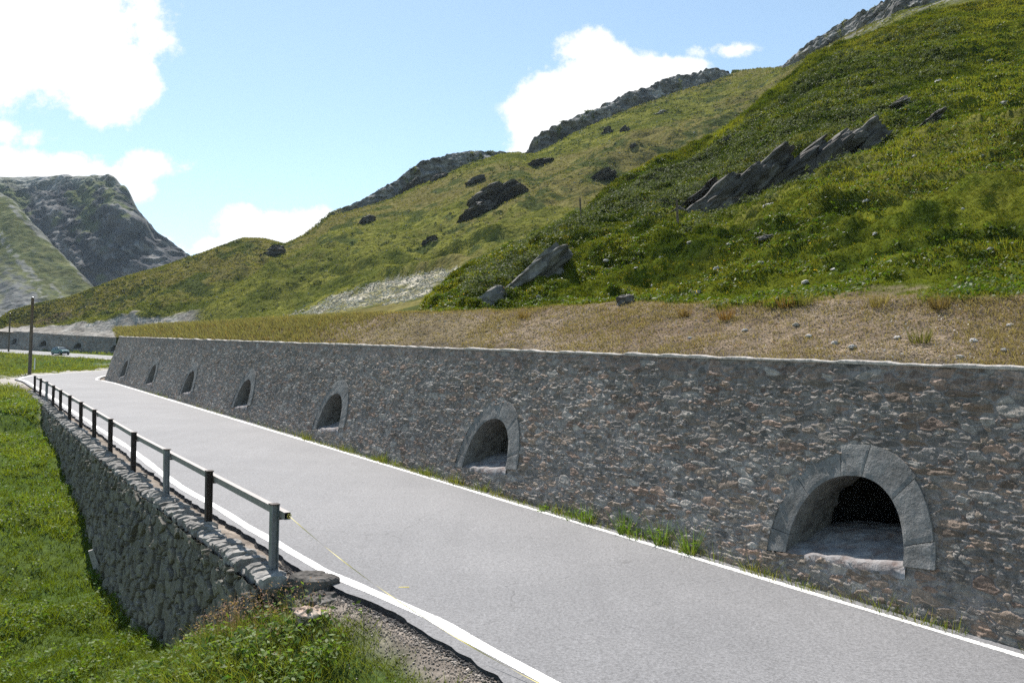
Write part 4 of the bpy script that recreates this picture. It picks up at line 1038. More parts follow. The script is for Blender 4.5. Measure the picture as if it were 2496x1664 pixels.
# grey-green alpine shrubs along the shoulder of the hill and round the outcrop
SHR = []
def shrub_zone(px0, px1, off0, off1, n, seed):
    r = np.random.default_rng(seed); px = r.uniform(px0, px1, n)
    row = np.interp(px, CREST[:, 0], CREST[:, 1]) + r.uniform(off0, off1, n); return px, row
zones = [shrub_zone(470, 700, 2, 34, 900, 1), shrub_zone(640, 960, 3, 60, 1100, 2)]
r_ = np.random.default_rng(5)
zones.append((r_.uniform(690, 880, 260), np.zeros(260))); zones[-1][1][:] = 205 - (zones[-1][0] - 690) * .42 - r_.uniform(8, 24, 260)
zones.append((r_.uniform(690, 880, 160), np.zeros(160))); zones[-1][1][:] = 222 - (zones[-1][0] - 690) * .42 + r_.uniform(0, 12, 160)
zones.append((r_.normal(705, 45, 500), r_.normal(150, 16, 500))); zones.append((r_.normal(640, 38, 500), r_.normal(192, 12, 500))); zones.append((r_.normal(830, 60, 260), r_.normal(112, 14, 260)))
qx, qy = to_px(AX[74:380], AY[74:380], AZ[74:380])
from mathutils.kdtree import KDTree
sub = (slice(None, None, 2), slice(None, None, 2))
kx, ky = qx[sub].ravel(), qy[sub].ravel(); kP = np.stack([AX[74:380][sub].ravel(), AY[74:380][sub].ravel(), AZ[74:380][sub].ravel()], 1)
kd = KDTree(len(kx))
for i in range(len(kx)): kd.insert((kx[i], ky[i], 0), i)
kd.balance()
def on_hill(px, py): return kP[kd.find((px, py, 0))[1]].copy()
for zx, zy in zones:
    for a, b in zip(zx, zy):
        _, i, dd = kd.find((a, b, 0))
        if dd < 5: SHR.append(kP[i])
SHR = np.array(SHR) + rng.normal(0, .15, (len(SHR), 3)) * np.array([1, 1, 0])
sr = rng.uniform(.28, .6, len(SHR))
q = leaves(SHR, 34, np.maximum(.06, 1.1 * pixscale(SHR)), sr, sr * .75, lerp(rgb(.055, .072, .028), rgb(.135, .148, .078), rng.uniform(0, 1, len(SHR))[:, None]), 31, .4, .3)
tag(quad_obj('alpine_shrubs', *q, MAT['shrub']), 'low dark grey-green shrubs spread over the hill shoulder', 'shrubs', kind='stuff')
# yellow flowers
k = rng.choice(len(P), 2600); Pf = P[k][(P[k][:, 1] < 50)] + np.array([0, 0, .17]); Pf = Pf[fbm(Pf[:, 0] * .12, Pf[:, 1] * .12, 90.0, 2) > .1]
q = leaves(Pf, 2, np.maximum(.022, .5 * pixscale(Pf)), np.full(len(Pf), .05), np.full(len(Pf), .03), np.tile(rgb(.6, .36, .02), (len(Pf), 1)), 41)
tag(quad_obj('meadow_flowers', *q, MAT['leaf']), 'tiny yellow flowers dotted over the hillside grass', 'flowers', kind='stuff')
# dry bank: straw-like grass and gravel bits
NB_ = 75000
ii = rng.uniform(3, 80, NB_); jj = rng.uniform(0, len(tA) - 61, NB_); Pb = SA.at(ii, jj); k = inframe(Pb); Pb = Pb[k]; ii = ii[k]
left = sstep(24, 38, Pb @ np.append(U, 0))
keepb = rng.uniform(0, 1, len(Pb)) < (.18 + .5 * sstep(.0, .6, fbm(Pb[:, 0] * .5, Pb[:, 1] * .5, 19.0, 3)) + .5 * left + .35 * sstep(45, 78, ii)); Pg = Pb[keepb]; lg = left[keepb]
strawc = lerp(rgb(.19, .145, .095), rgb(.135, .125, .06), (lg * rng.uniform(.3, 1, len(Pg)))[:, None]); strawc = lerp(strawc, rgb(.17, .1, .05), (rng.uniform(0, 1, len(Pg)) < .06)[:, None] * 1.0)
hg = np.maximum(.06, 1.6 * pixscale(Pg)) * (1 + 1.4 * lg) * rng.uniform(.5, 1.3, len(Pg))
tag(tri_obj('dry_grass', *blades(Pg, 5, hg, np.maximum(.012, .7 * pixscale(Pg)), np.full(len(Pg), .12), 1.1, strawc, 51), MAT['grass']), 'straw coloured dry grass on the bank above the wall', 'dry grass', kind='stuff')
def pebbles(P, size, col, seed, flat=.6):
    r = np.random.default_rng(seed); N = len(P)
    base = np.array([(-1,-1,-1),(1,-1,-1),(1,1,-1),(-1,1,-1),(-1,-1,1),(1,-1,1),(1,1,1),(-1,1,1)], float)
    fq = np.array([(3,2,1,0),(4,5,6,7),(0,1,5,4),(1,2,6,5),(2,3,7,6),(3,0,4,7)])
    V = base[None] * r.uniform(.55, 1.0, (N, 8, 3)); sz = size[:, None, None] * np.stack([r.uniform(.7, 1.4, N), r.uniform(.6, 1.1, N), r.uniform(.35, .8, N) * flat], 1)[:, None, :]
    V = V * sz; a = r.uniform(0, 6.28, N); ca, sa = np.cos(a)[:, None], np.sin(a)[:, None]
    tl = r.normal(0, .35, N)[:, None]
    x = V[..., 0] * ca - V[..., 1] * sa; y = V[..., 0] * sa + V[..., 1] * ca; z = V[..., 2] + x * tl
    V = np.stack([x, y, z], -1) + P[:, None, :]
    Fi = (np.arange(N)[:, None, None] * 8 + fq[None]).reshape(-1, 4)
    return V.reshape(-1, 3), Fi, np.repeat(col * r.uniform(.7, 1.3, (N, 1)), 8, 0)
Pp = Pb[rng.uniform(0, 1, len(Pb)) < .5 * (1 - .8 * left)]
pc = lerp(rgb(.16, .122, .09), rgb(.27, .215, .165), rng.uniform(0, 1, len(Pp))[:, None]); pc = np.where(rng.uniform(0, 1, (len(Pp), 1)) < .1, rgb(.6, .59, .57), pc)
V, Fi, C = pebbles(Pp, np.maximum(.012, .55 * pixscale(Pp)) * rng.uniform(.5, 1.6, len(Pp)), pc, 61)
tag(mesh_obj('bank_gravel', V, Fi, MAT['pebble'], None, False, C), 'brown gravel and clods on the dry bank above the wall', 'gravel', kind='stuff')
# far slope: tussocks, shrubs and stones (too many to count)
NBF = 60000
ii = rng.uniform(40, 395, NBF); jj = rng.uniform(0, len(tB) - 110, NBF); Pm = SBm.at(ii, jj)
fi, fj = np.floor(ii).astype(int), np.floor(jj).astype(int)
k = inframe(Pm) & (rm[fi, fj] < .4) & (gb[fi, fj] < .4) & (~scr[fi, fj]); Pm = Pm[k]; cm = bc[fi[k], fj[k]]
dz = fbm(Pm[:, 0] * .06, Pm[:, 1] * .06, 71.0, 3)
sz = pixscale(Pm)
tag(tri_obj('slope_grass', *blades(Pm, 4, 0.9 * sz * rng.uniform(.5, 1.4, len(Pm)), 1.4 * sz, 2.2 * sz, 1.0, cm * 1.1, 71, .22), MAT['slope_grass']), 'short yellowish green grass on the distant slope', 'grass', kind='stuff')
k = (rng.uniform(0, 1, len(Pm)) < .13 * sstep(.0, .5, dz))
Psh = Pm[k]; s2 = pixscale(Psh)
tag(quad_obj('slope_shrubs', *leaves(Psh, 12, 1.0 * s2, 2.6 * s2, 1.0 * s2, np.tile(rgb(.045, .06, .025), (len(Psh), 1)), 81, .45), MAT['shrub']), 'dark low shrubs dotted over the distant slope', 'shrubs', kind='stuff')
# scree
ii = rng.uniform(0, 190, 60000); jj = rng.uniform(250, 780, 60000); Ps = SBm.at(ii, jj); k = scr[np.floor(ii).astype(int), np.floor(jj).astype(int)]; Ps = Ps[k][:7500]
V, Fi, C = pebbles(Ps, pixscale(Ps) * rng.uniform(.45, 1.5, len(Ps)), lerp(rgb(.28, .255, .2), rgb(.72, .68, .6), rng.uniform(0, 1, len(Ps))[:, None] ** 1.3), 63)
tag(mesh_obj('scree', V, Fi, MAT['pebble'], None, False, C), 'pale grey broken rock scree on the lower slope', 'scree', kind='stuff')
k = rng.choice(len(Pm), 1500); Pst = Pm[k]
V, Fi, C = pebbles(Pst, pixscale(Pst) * rng.uniform(.4, 1.3, len(Pst)), lerp(rgb(.25, .25, .24), rgb(.5, .5, .48), rng.uniform(0, 1, len(Pst))[:, None]), 64)
tag(mesh_obj('slope_rubble', V, Fi, MAT['pebble'], None, False, C), 'small pale stones strewn over the distant slope', 'rubble', kind='stuff')

# meadow below the road
NM = 185000
ii = rng.uniform(30, 790, NM); jj = rng.uniform(0, len(yrow) - 2, NM); Pm2 = SLo.at(ii, jj); fi, fj = np.floor(ii).astype(int), np.floor(jj).astype(int)
ve, ge = verge[fi, fj], gr_pl[fi, fj]; l2, e2, s2_, er2, ba2 = ll_[fi, fj], le[fi, fj], ls[fi, fj], ler[fi, fj], lbank[fi, fj]
inw = (s2_ > 12.2) & (s2_ < 58) & (l2 + 8.1 > dPost(s2_) - .38)
k = inframe(Pm2, 200) & (rng.uniform(0, 1, NM) > np.maximum(ve * 1.02, ge * .95)) & (((l2 < 0) & (e2 > .12)) | ((er2 > 1.0) & (s2_ > 100))) & ~inw
Pm2 = Pm2[k]; ba2 = ba2[k]; s2_ = s2_[k]
nz = fbm(Pm2[:, 0] * .5, Pm2[:, 1] * .5, 33.0, 3); nz2 = fbm(Pm2[:, 0] * .14, Pm2[:, 1] * .14, 35.0, 3)
gc = lerp(rgb(.07, .1, .009), rgb(.175, .195, .022), np.clip(.5 + .6 * nz, 0, 1)[:, None])
gc = lerp(gc, rgb(.17, .155, .06), (np.clip(.35 * ba2 + .5 * sstep(36, 70, s2_) + .25 * nz2, 0, .8) * rng.uniform(.2, 1, len(Pm2)))[:, None])
sz = pixscale(Pm2)
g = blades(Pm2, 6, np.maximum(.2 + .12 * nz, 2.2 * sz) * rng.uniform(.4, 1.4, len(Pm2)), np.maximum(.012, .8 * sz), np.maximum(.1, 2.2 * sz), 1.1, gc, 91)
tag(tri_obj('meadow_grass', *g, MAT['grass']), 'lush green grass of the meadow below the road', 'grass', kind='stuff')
k = (Pm2[:, 1] < 48) & (rng.uniform(0, 1, len(Pm2)) < .42 * sstep(-.6, .3, nz)) 
Pl = Pm2[k]; bl = ba2[k]
lc = lerp(rgb(.06, .12, .018), rgb(.15, .2, .045), rng.uniform(0, 1, len(Pl))[:, None])
tag(quad_obj('meadow_herbs', *leaves(Pl, 10, np.maximum(.042, 1.2 * pixscale(Pl)), np.full(len(Pl), .17), .20 + .12 * rng.uniform(0, 1, len(Pl)), lc, 95, .35, .5), MAT['leaf']), 'leafy green herbs and tall weeds in the meadow', 'herbs', kind='stuff')
# reddish seed heads of tall grass by the wall end
Sg = []
for _ in range(150):
    s_ = rng.normal(12.2, .9); d_ = rng.normal(3.75, .35)
    if d_ < 4.0 or s_ < 11.9: Sg.append(W(s_, d_)[:2])
Sg = np.array(Sg); zs = low_height(Sg[:, 0], Sg[:, 1])[0]; Sg = np.column_stack([Sg, zs])
rc_ = lerp(rgb(.17, .1, .075), rgb(.25, .17, .13), rng.uniform(0, 1, len(Sg))[:, None])
v1 = blades(Sg, 4, rng.uniform(.25, .5, len(Sg)), np.full(len(Sg), .006), np.full(len(Sg), .12), .35, rc_, 101)
heads = Sg + np.array([0, 0, .36]); q = leaves(heads, 8, np.full(len(Sg), .018), np.full(len(Sg), .16), np.full(len(Sg), .12), rc_ * 1.2, 103)
vq = q[0].reshape(-1, 4, 3); cq = q[1].reshape(-1, 4, 3)
v2 = (vq[:, [0, 1, 2, 0, 2, 3]].reshape(-1, 3), cq[:, [0, 1, 2, 0, 2, 3]].reshape(-1, 3))
tag(tri_obj('seeding_grass', *cat(v1, v2), MAT['grass']), 'tall reddish seeding grass at the end of the dry stone wall', 'tall grass', kind='stuff')
# crumbled asphalt and grit on the verge near the viewpoint
Sv = rng.uniform(5.5, 13.5, 5200); Ev = np.abs(rng.normal(0, .32, 5200)); Dv = np.interp(Sv, RS, LL) + 8.1 - .36 - Ev
Pv = W(Sv, Dv)[:, :2]; k = ~((Sv > 12.2) & (Dv < 4.6)); Pv = Pv[k]; Ev = Ev[k]
zv = low_height(Pv[:, 0], Pv[:, 1])[0]
vc_ = np.where((Ev < .1)[:, None], rgb(.055, .053, .052), lerp(rgb(.15, .13, .11), rgb(.28, .25, .22), rng.uniform(0, 1, len(Pv))[:, None]))
V, Fi, C = pebbles(np.column_stack([Pv, zv + .01]), rng.uniform(.004, .013, len(Pv)) * np.where(Ev < .15, 1.8, 1), vc_, 67, .9)
tag(mesh_obj('verge_gravel', V, Fi, MAT['pebble'], None, False, C), 'loose grit and crumbled asphalt beside the road edge', 'gravel', kind='stuff')

# weeds along the foot of the wall: single tufts
def tuft(name, loc, n, h, spread, col, seed, label, group, lean=.5, w=.012, leafy=0):
    P0 = np.zeros((1, 3)); v = blades(P0, n, np.array([h]), np.array([w]), np.array([spread]), lean, np.array([col]), seed)
    if leafy:
        q = leaves(P0, leafy, np.array([.05]), np.array([spread * 1.3]), np.array([h * .7]), np.array([col]) * 1.1, seed + 1); vq = q[0].reshape(-1, 4, 3); cq = q[1].reshape(-1, 4, 3)
        v = cat(v, (vq[:, [0, 1, 2, 0, 2, 3]].reshape(-1, 3), cq[:, [0, 1, 2, 0, 2, 3]].reshape(-1, 3)))
    o = tri_obj(name, *v, MAT['grass']); o.location = loc; return tag(o, label, 'grass tuft', group)
WEEDS = [(690, 544, .5, 'tall bright green grass tuft at the wall foot, the one nearest the big niche'), (661, 539, .55, 'upright green grass tuft at the wall foot, second from the big niche'), (640, 535, .3, 'low spreading green weed between two tall tufts at the wall foot'), (624, 531, .5, 'tall thin green tuft at the wall foot with drooping blades'), (586, 519, .42, 'short grass tuft with thin stalks under the middle of the wall'), (573, 515, .3, 'small green tuft just left of a taller stalky one at the wall foot'), (548, 508, .2, 'flat low weed at the wall foot right of the second niche')]
for i, (px, py, h, lab) in enumerate(WEEDS):
    x, y, z = ray(px, py); nr = NN[0] * x + NN[1] * y; lam = (D0 - .1) / nr; s_ = lam * (U[0] * x + U[1] * y)
    tuft('grass_tuft', W(s_, D0 - .1, 0), 70 if h > .35 else 45, h, .14 if h > .35 else .2, rgb(.11, .17, .03), 200 + i, lab, 'weeds along the wall foot', .55, .014, 14)
wl_ = []
for s_ in np.concatenate([rng.uniform(15, 30, 330), rng.uniform(2, 15, 160), rng.uniform(30, 60, 60)]): wl_.append(W(s_, D0 - .08 - abs(rng.normal(0, .05)), -.01))
wl_ = np.array(wl_); wc = lerp(rgb(.09, .13, .02), rgb(.19, .17, .05), rng.uniform(0, 1, len(wl_))[:, None])
tag(tri_obj('verge_weeds', *blades(wl_, 9, rng.uniform(.1, .38, len(wl_)) * (.5 + .5 * (fbm(wl_[:, 0] * .9, wl_[:, 1] * .9, 5.0, 2) > -.1)), np.full(len(wl_), .012), np.full(len(wl_), .12), .7, wc, 121), MAT['grass']), 'thin line of weeds in the gap between asphalt and wall', 'weeds', kind='stuff')
for i, (px, py, col, lab) in enumerate([(685, 316, (.16, .1, .05), 'rust brown grass clump on the bank, left one of the tallest pair'), (727, 319, (.17, .09, .04), 'rust brown grass clump on the dry bank, reddest of all'), (787, 307, (.15, .09, .04), 'bushy rust brown clump at the top edge of the dry bank'), (806, 305, (.13, .12, .05), 'rounded brown clump where bank and green turf meet'), (921, 342, (.13, .12, .05), 'lone olive tuft low on the bank above the coping'), (940, 308, (.15, .1, .05), 'brown clump at the top of the bank on its right side'), (524, 318, (.17, .11, .05), 'brown tuft on the bank below the grey slab rock'), (880, 307, (.2, .15, .07), 'pale brown tuft near the top of the bank')]):
    x, y, z = ray(px, py)
    Pq = SA.P[4:90].reshape(-1, 3); a_, b_ = to_px(Pq[:, 0], Pq[:, 1], Pq[:, 2]); loc = Pq[np.argmin((a_ - px) ** 2 + (b_ - py) ** 2)]
    tuft('grass_clump', loc, 90, .32, .16, rgb(*col), 300 + i, lab, 'brown clumps on the bank', .5, .016)

# ---------------------------------------------------------------- rocks and outcrops
sag = (.62, 0, .78)
# big slab outcrop in the hollow of the near hill: many foliated slabs, one bedrock mass
mb = MB(); base_p = on_hill(790, 175); r9 = np.random.default_rng(99)
slabs = [(-2.9, 0.1, .7, 2.2, .55), (-1.9, -.2, 1.2, 2.6, .5), (-1.0, .1, 1.7, 2.6, .5), (-.2, -.3, 1.7, 2.9, .42), (.5, .2, 2.4, 2.6, .4), (1.0, -.4, 2.0, 2.9, .45), (1.6, .1, 2.9, 2.2, .38), (2.3, -.2, 3.0, 1.9, .42), (3.1, .0, 3.4, 1.8, .5), (2.2, -.5, 1.8, 1.5, .4), (-.9, -.8, .2, 1.9, .4), (.3, -.9, .6, 2.0, .35), (-3.6, .2, .1, 1.3, .5), (1.5, -.9, 1.2, 1.2, .32)]
for i, (x, y, z, L, th) in enumerate(slabs):
    Pk, fk = rock_mesh((L * .62, .8, th * .75), 3.1 + i * 1.7, (0, 0, 1), 4, .16, 16, 4.0, .14)
    Pk = Pk @ rotm(r9.normal(.04, .07), -R(40) + r9.normal(0, .06), r9.normal(-.38, .1)).T
    mb.add(Pk * 1.25 + np.array([x, y * 1.2, z]) * np.array([1.22, 1.0, 1.08]), fk)
for i in range(26):
    a = r9.uniform(0, 1); x = -4.4 + 8.2 * a; z = -.4 + 4.0 * a + r9.uniform(-1.5, .5); L = r9.uniform(.5, 1.3)
    Pk, fk = rock_mesh((L, r9.uniform(.4, .8), r9.uniform(.16, .34)), 41.3 + i * 1.9, (0, 0, 1), 3, .2, 13, 4.0, .16)
    Pk = Pk @ rotm(r9.normal(.05, .1), -R(40) + r9.normal(0, .12), r9.normal(-.35, .2)).T
    mb.add(Pk + np.array([x, r9.uniform(-.9, .2) - .35 * (z < 2.5 * a), z]), fk)
oc_o = mb.build('rock_outcrop', MAT['rock'], None, False)
oc_o.location = base_p + np.array([-.6, -.9, -2.5])
tag(oc_o, 'large tilted outcrop of grey rock slabs in the hollow of the near hill', 'rock outcrop')
def place_rock(px, py, w_px, aspect, seed, label, name='boulder', cat='boulder', mat='rock', tilt=-38, depth=None, surf='A', sink=.25, **kw):
    p = on_hill(px, py) if surf == 'A' else hit(SBm, px, py)
    wd = w_px * p[1] / F
    size = (wd / 2, (depth or wd * .45), wd * aspect / 2)
    loc = p + np.array([0, 0, size[2] * (1 - 2 * sink)])
    if surf == 'A' and w_px < 20: return rock(name, loc, size, seed, label, cat, mat, (R(2), R(tilt), R(seed * 37 % 30 - 15)), **kw)
    # larger masses: stacked, offset beds of the same rock, half buried
    m = MB(); r = np.random.default_rng(int(seed * 10)); ct, st_ = math.cos(R(-tilt)), math.sin(R(-tilt))
    for q in range(5):
        f = r.uniform(.45, .8) if q else .85
        Pk, fk = rock_mesh(np.array([size[0] * f, size[1] * r.uniform(.7, 1), size[2] * r.uniform(.32, .52)]), seed + q * 3.7, (0, 0, 1), 4, .2, 15, 3.6, .18)
        Pk = Pk @ rotm(r.normal(.04, .06), R(tilt) + r.normal(0, .08), r.normal(-.3, .12)).T
        a = r.uniform(-.55, .55) * size[0] if q else 0; b = r.uniform(-.5, .6) * size[2] if q else 0
        m.add(Pk + np.array([a * ct - b * st_, r.uniform(-.3, .3) * size[1], a * st_ + b * ct]), fk)
    o = m.build(name, MAT[mat], None, False); o.location = p + np.array([0, 0, size[2] * (.1 - sink)])
    return tag(o, label, cat)
# long slab rock at the foot of the hill, above the bank
mb = MB(); b0 = on_hill(525, 289)
for i, (x, y, z, L, th, dd) in enumerate([(0.35, 0, .5, 2.6, .36, .8), (.8, .25, .62, 2.1, .34, .8), (-.1, -.3, .12, 2.0, .3, .7), (-1.5, -.5, -.75, 1.2, .45, .6), (-.75, -.7, -.75, .9, .5, .6), (1.2, .1, .2, 1.1, .4, .6), (-2.3, -.6, -1.15, .9, .3, .5)]):
    Pk, fk = rock_mesh((L * .6, dd * .8, th), 7.3 + i * 2.1, (0, 0, 1), 4, .14, 16, 4.0, .1)
    Pk = Pk @ rotm(.02 + .08 * math.sin(i * 2), -R(40), -.28).T; mb.add(Pk + np.array([x, y, z]), fk)
o = mb.build('slab_rock', MAT['slab'], None, False); o.scale = (.92, .92, .92); o.location = b0 + np.array([.15, -.3, .1]); tag(o, 'long grey slab rock leaning out of the turf just above the dry bank', 'rock')
place_rock(625, 303, 15, .7, 4.2, 'dark jagged boulder at the foot of the near hill where the bank begins', tilt=-10)
place_rock(765, 239, 19, .32, 5.1, 'flat grey layered slab lying in the open turf below the outcrop', 'slab_rock', 'rock', tilt=-8)
place_rock(757, 228, 17, .16, 6.4, 'thin narrow stone plate just above the flat layered slab', 'slab_rock', 'rock', tilt=-14)
place_rock(770, 208, 12, .5, 7.7, 'white boulder under the lower right end of the outcrop', mat='stone_light', tilt=0)
place_rock(899, 300 - 15, 9, .55, 8.1, 'pale stone in the turf above the right part of the bank', 'stone', 'stone', 'stone_light', 10)
place_rock(845, 242, 8, .6, 8.9, 'pale upright stone right of the flat layered slab', 'stone', 'stone', 'stone_light', -50)
place_rock(706, 95 + 20, 9, .6, 9.5, 'grey rock at the hill shoulder above the shrubs', tilt=-20)
place_rock(900, 104, 24, .24, 10.2, 'long pale rock ledge in the upper turf right of the outcrop top', 'rock_ledge', 'rock', 'stone_light', -25)
place_rock(930, 120, 30, .4, 11.6, 'dark rock half hidden under a turf overhang high on the hill', 'rock_ledge', 'rock', tilt=-35)
place_rock(674, 216, 26, .5, 12.3, 'dark block at the lower left end of the outcrop hollow', tilt=-35)
place_rock(705, 196, 46, .3, 13.9, 'long shaded slab on the left side of the outcrop hollow', 'slab_rock', 'rock', tilt=-42)
place_rock(965, 289, 14, .3, 14.4, 'flat grey stone near the right border of the turf', 'stone', 'stone', 'stone_light', 0)
# skyline and slope rocks on the middle mountainside
place_rock(272, 254, 24, .62, 15.5, 'dark boulder on the grassy knoll under the saddle', surf='B', tilt=-30)
place_rock(503, 199, 58, .4, 16.2, 'big dark rock band in the middle of the distant slope', 'rock_outcrop', 'rock outcrop', surf='B', tilt=-24, depth=6)
place_rock(479, 212, 38, .5, 17.2, 'left lower block of the big rock band in the distant slope', 'rock_outcrop', 'rock outcrop', surf='B', tilt=-28, depth=5)
place_rock(601, 177, 28, .34, 18.8, 'dark wedge of rock on the distant slope near the fence post', 'rock_outcrop', 'rock outcrop', surf='B', tilt=-30)
place_rock(624, 131, 14, .6, 19.1, 'grey rock under the skyline cliff', surf='B', tilt=-30)
place_rock(661, 113, 10, .5, 20.3, 'light rounded rock below the right part of the skyline cliff', surf='B', mat='stone_light', tilt=-10)
place_rock(634, 146, 9, .6, 21.9, 'small dark rock left of the shrubby shoulder', surf='B', tilt=-20)
place_rock(542, 163, 32, .26, 22.7, 'low dark ledge just below the left end of the skyline cliff', 'rock_ledge', 'rock', surf='B', tilt=-12)
place_rock(476, 181, 20, .45, 23.4, 'dark block above the big rock band', surf='B', tilt=-25)
place_rock(440, 178, 22, .5, 24.8, 'grey crag hanging below the notched skyline', surf='B', tilt=-25)
place_rock(415, 186, 24, .5, 25.1, 'rounded crag on the steep left skyline', surf='B', tilt=-30)
place_rock(606, 72 + 60, 12, .5, 26.6, 'dark rock in the gully below the cliff', surf='B', tilt=-25)
place_rock(430, 240, 16, .4, 27.0, 'small ledge above the pale scree', 'rock_ledge', 'rock', surf='B', tilt=-20)
place_rock(365, 222, 18, .5, 28.4, 'dark crag on the rounded grassy spur', surf='B', tilt=-25)
# little pale stones in the near turf
LST = [(636, 268), (664, 258), (715, 269), (601, 300), (540, 296), (700, 291), (832, 268), (880, 262), (950, 281), (990, 250), (860, 200), (905, 188), (980, 158), (760, 262), (583, 290), (655, 285), (925, 240), (870, 236), (840, 170), (962, 210), (730, 245), (690, 243), (675, 275), (806, 282), (1003, 104), (940, 82), (990, 62), (885, 130), (915, 155), (610, 262)]
for i, (a, b) in enumerate(LST):
    place_rock(a + rng.normal(0, 2), b, rng.uniform(3.5, 7), .55, 31 + i * 1.31, 'small pale stone lying in the near hillside turf', 'stone', 'stone', 'stone_light', rng.uniform(-30, 10), group='small pale stones in the turf', n=9)
# white stones on the dry bank
for i, (a, b) in enumerate([(1005, 366 - 16), (974, 341), (897, 338), (835, 343), (809, 336), (796, 325), (960, 357), (853, 347), (745, 330), (690, 338), (1010, 325)]):
    Pq = SA.P[2:90].reshape(-1, 3); a_, b_ = to_px(Pq[:, 0], Pq[:, 1], Pq[:, 2]); loc = Pq[np.argmin((a_ - a) ** 2 + (b_ - b) ** 2)]
    rock('stone', loc + np.array([0, 0, .01]), np.array([.055, .05, .03]) * rng.uniform(.7, 1.4), 71 + i * 1.7, 'white stone the size of a fist on the dry gravel bank', 'stone', 'stone_light', (0, R(rng.uniform(-20, 20)), i), 'white stones on the bank', n=9)
# stones at the end of the dry wall
p = W(12.0, 4.72, -.16); rock('boulder', p, (.36, .3, .27), 51.3, 'big squared grey block closing the end of the dry stone wall', 'boulder', 'rock', (.05, .05, NRZ + .3), box=5.0, rough=.1, nlay=3, lay_amp=.05)
p = W(11.45, 4.62, -.16); rock('boulder', p, (.26, .2, .15), 52.9, 'dark layered stone lying in front of the squared end block', 'boulder', 'rock', (.1, -.1, NRZ + .1))
p = W(10.95, 4.3, -.17); rock('stone', p, (.22, .17, .14), 53.7, 'rust stained pale stone at the edge of the tall reddish grass', 'stone', 'stone_rust', (0, .1, .4))
bz = low_height(np.array([W(16.8, 3.6)[0]]), np.array([W(16.8, 3.6)[1]]))[0][0]
mb = MB(); mb.box((0, 0, .2), (.16, .1, .6), .3, rotm(.1, -.3, 0), .8); o = mb.build('marker_stake', MAT['stone_light']); pw = W(24.6, 3.62); o.location = (pw[0], pw[1], low_height(np.array([pw[0]]), np.array([pw[1]]))[0][0]); tag(o, 'short pale stake leaning in the grass at the shaded wall foot', 'stake')

# ---------------------------------------------------------------- poles, fence, stakes
def pole(px, base_row, top_row, Y, r, label):
    b = at(px, base_row, Y); top = CH + Y * tv(px, top_row)[1]
    e = empty('utility_pole', b); tag(e, label, 'utility pole', 'wooden poles beside the far road')
    h = top - b[2]
    MB().tube([(0, 0, -.4), (0, 0, h * .5), (0, 0, h)], [r, r * .9, r * .78], 10).build('shaft', MAT['wood'], e, True)
    c = MB(); c.tube([(0, 0, h + .002), (0, 0, h + .05), (0, 0, h + .12)], [r * .95, r * .9, .015], 10).build('cap', MAT['steel'], e)
    for k in range(3):
        st = MB(); st.box((r * .95 + .05, 0, h * .9 - k * .5), (.12, .03, .03)); st.build('step_iron', MAT['steel'], e)
    return e
pole(29.7, 370.5, 297.5, 74.5, .155, 'taller wooden pole standing on the gravel at the near bend')
pole(8.6, 349, 313, 150, .15, 'smaller distant wooden pole in front of the far stone wall')
def stake(px, row, Y, h, name, lab):
    b = at(px, row, Y); m = MB(); m.box((0, 0, h / 2), (.1, .06, h)); m.box((0, -.033, h * .8), (.085, .004, h * .14)); o = m.build(name, MAT['white']); o.location = b; return tag(o, lab, 'marker post')
stake(34.5, 369, 80, 1.1, 'marker_post', 'thin white marker post in the grass beside the nearer pole')
stake(56.5, 353.2, 150, 1.3, 'marker_post', 'white marker post at the road edge behind the car')
fe = empty('pasture_fence', on_hill(678, 219)); tag(fe, 'thin wire pasture fence on two leaning wooden posts across the turf', 'fence'); bpy.context.view_layer.update()
fp = [on_hill(679, 224), on_hill(578, 207), on_hill(770, 212), on_hill(868, 212)]
tops = []
for i, (p, h) in enumerate(zip(fp, (1.05, 1.1, .0, .0))):
    if h:
        keep_world(MB().tube([p + [0, 0, -.3], p + [-.05, 0, h]], [.055, .045], 8).build('post', MAT['wood']), fe); tops.append(p + np.array([-.04, 0, h * .9]))
wr_ = MB(); wr_.tube([tops[1], (tops[0] + tops[1]) / 2 + [0, 0, -.12], tops[0]], .002, 5); wr_.tube([tops[0], (tops[0] + fp[3]) / 2 + [0, 0, .4], fp[3] + [0, 0, .4]], .002, 5)
keep_world(wr_.build('wire', MAT['wood']), fe)

# ---------------------------------------------------------------- the car on the far road
cpos = np.array([-81.6, 150.0]); 
cs, clat, cz, _ = road_at(cpos[:1], cpos[1:])
kk = int(np.argmin(((RC - cpos) ** 2).sum(1))); head = math.atan2(-RT[kk, 1], -RT[kk, 0])     # drives towards the viewpoint
cc_ = RC[kk] + RN[kk] * (-.9); cz = RZ[kk]
car = empty('parked_car', (cc_[0], cc_[1], cz - .9 * RBANK[kk]), head); car.name = 'hatchback_car'
tag(car, 'small teal hatchback driving along the far road below the distant wall', 'car')
def loft(secs):
    """secs: list of (x, [(y,z)...]) closed half-symmetric sections"""
    V = []; fs = []; n = len(secs[0][1])
    for x, pr in secs: V += [(x, y, z) for y, z in pr]
    for i in range(len(secs) - 1):
        for k in range(n):
            k2 = (k + 1) % n; fs.append((i*n + k, (i+1)*n + k, (i+1)*n + k2, i*n + k2))
    fs += [tuple(range(n)), tuple(range(len(secs)*n - 1, (len(secs)-1)*n - 1, -1))]
    return np.array(V), fs
def sec(w, z0, z1, zs, r=.86):
    h = [(-w*.92, z0), (-w, z0 + .12), (-w, zs), (-w * r, z1), (w * r, z1), (w, zs), (w, z0 + .12), (w*.92, z0)]
    return h
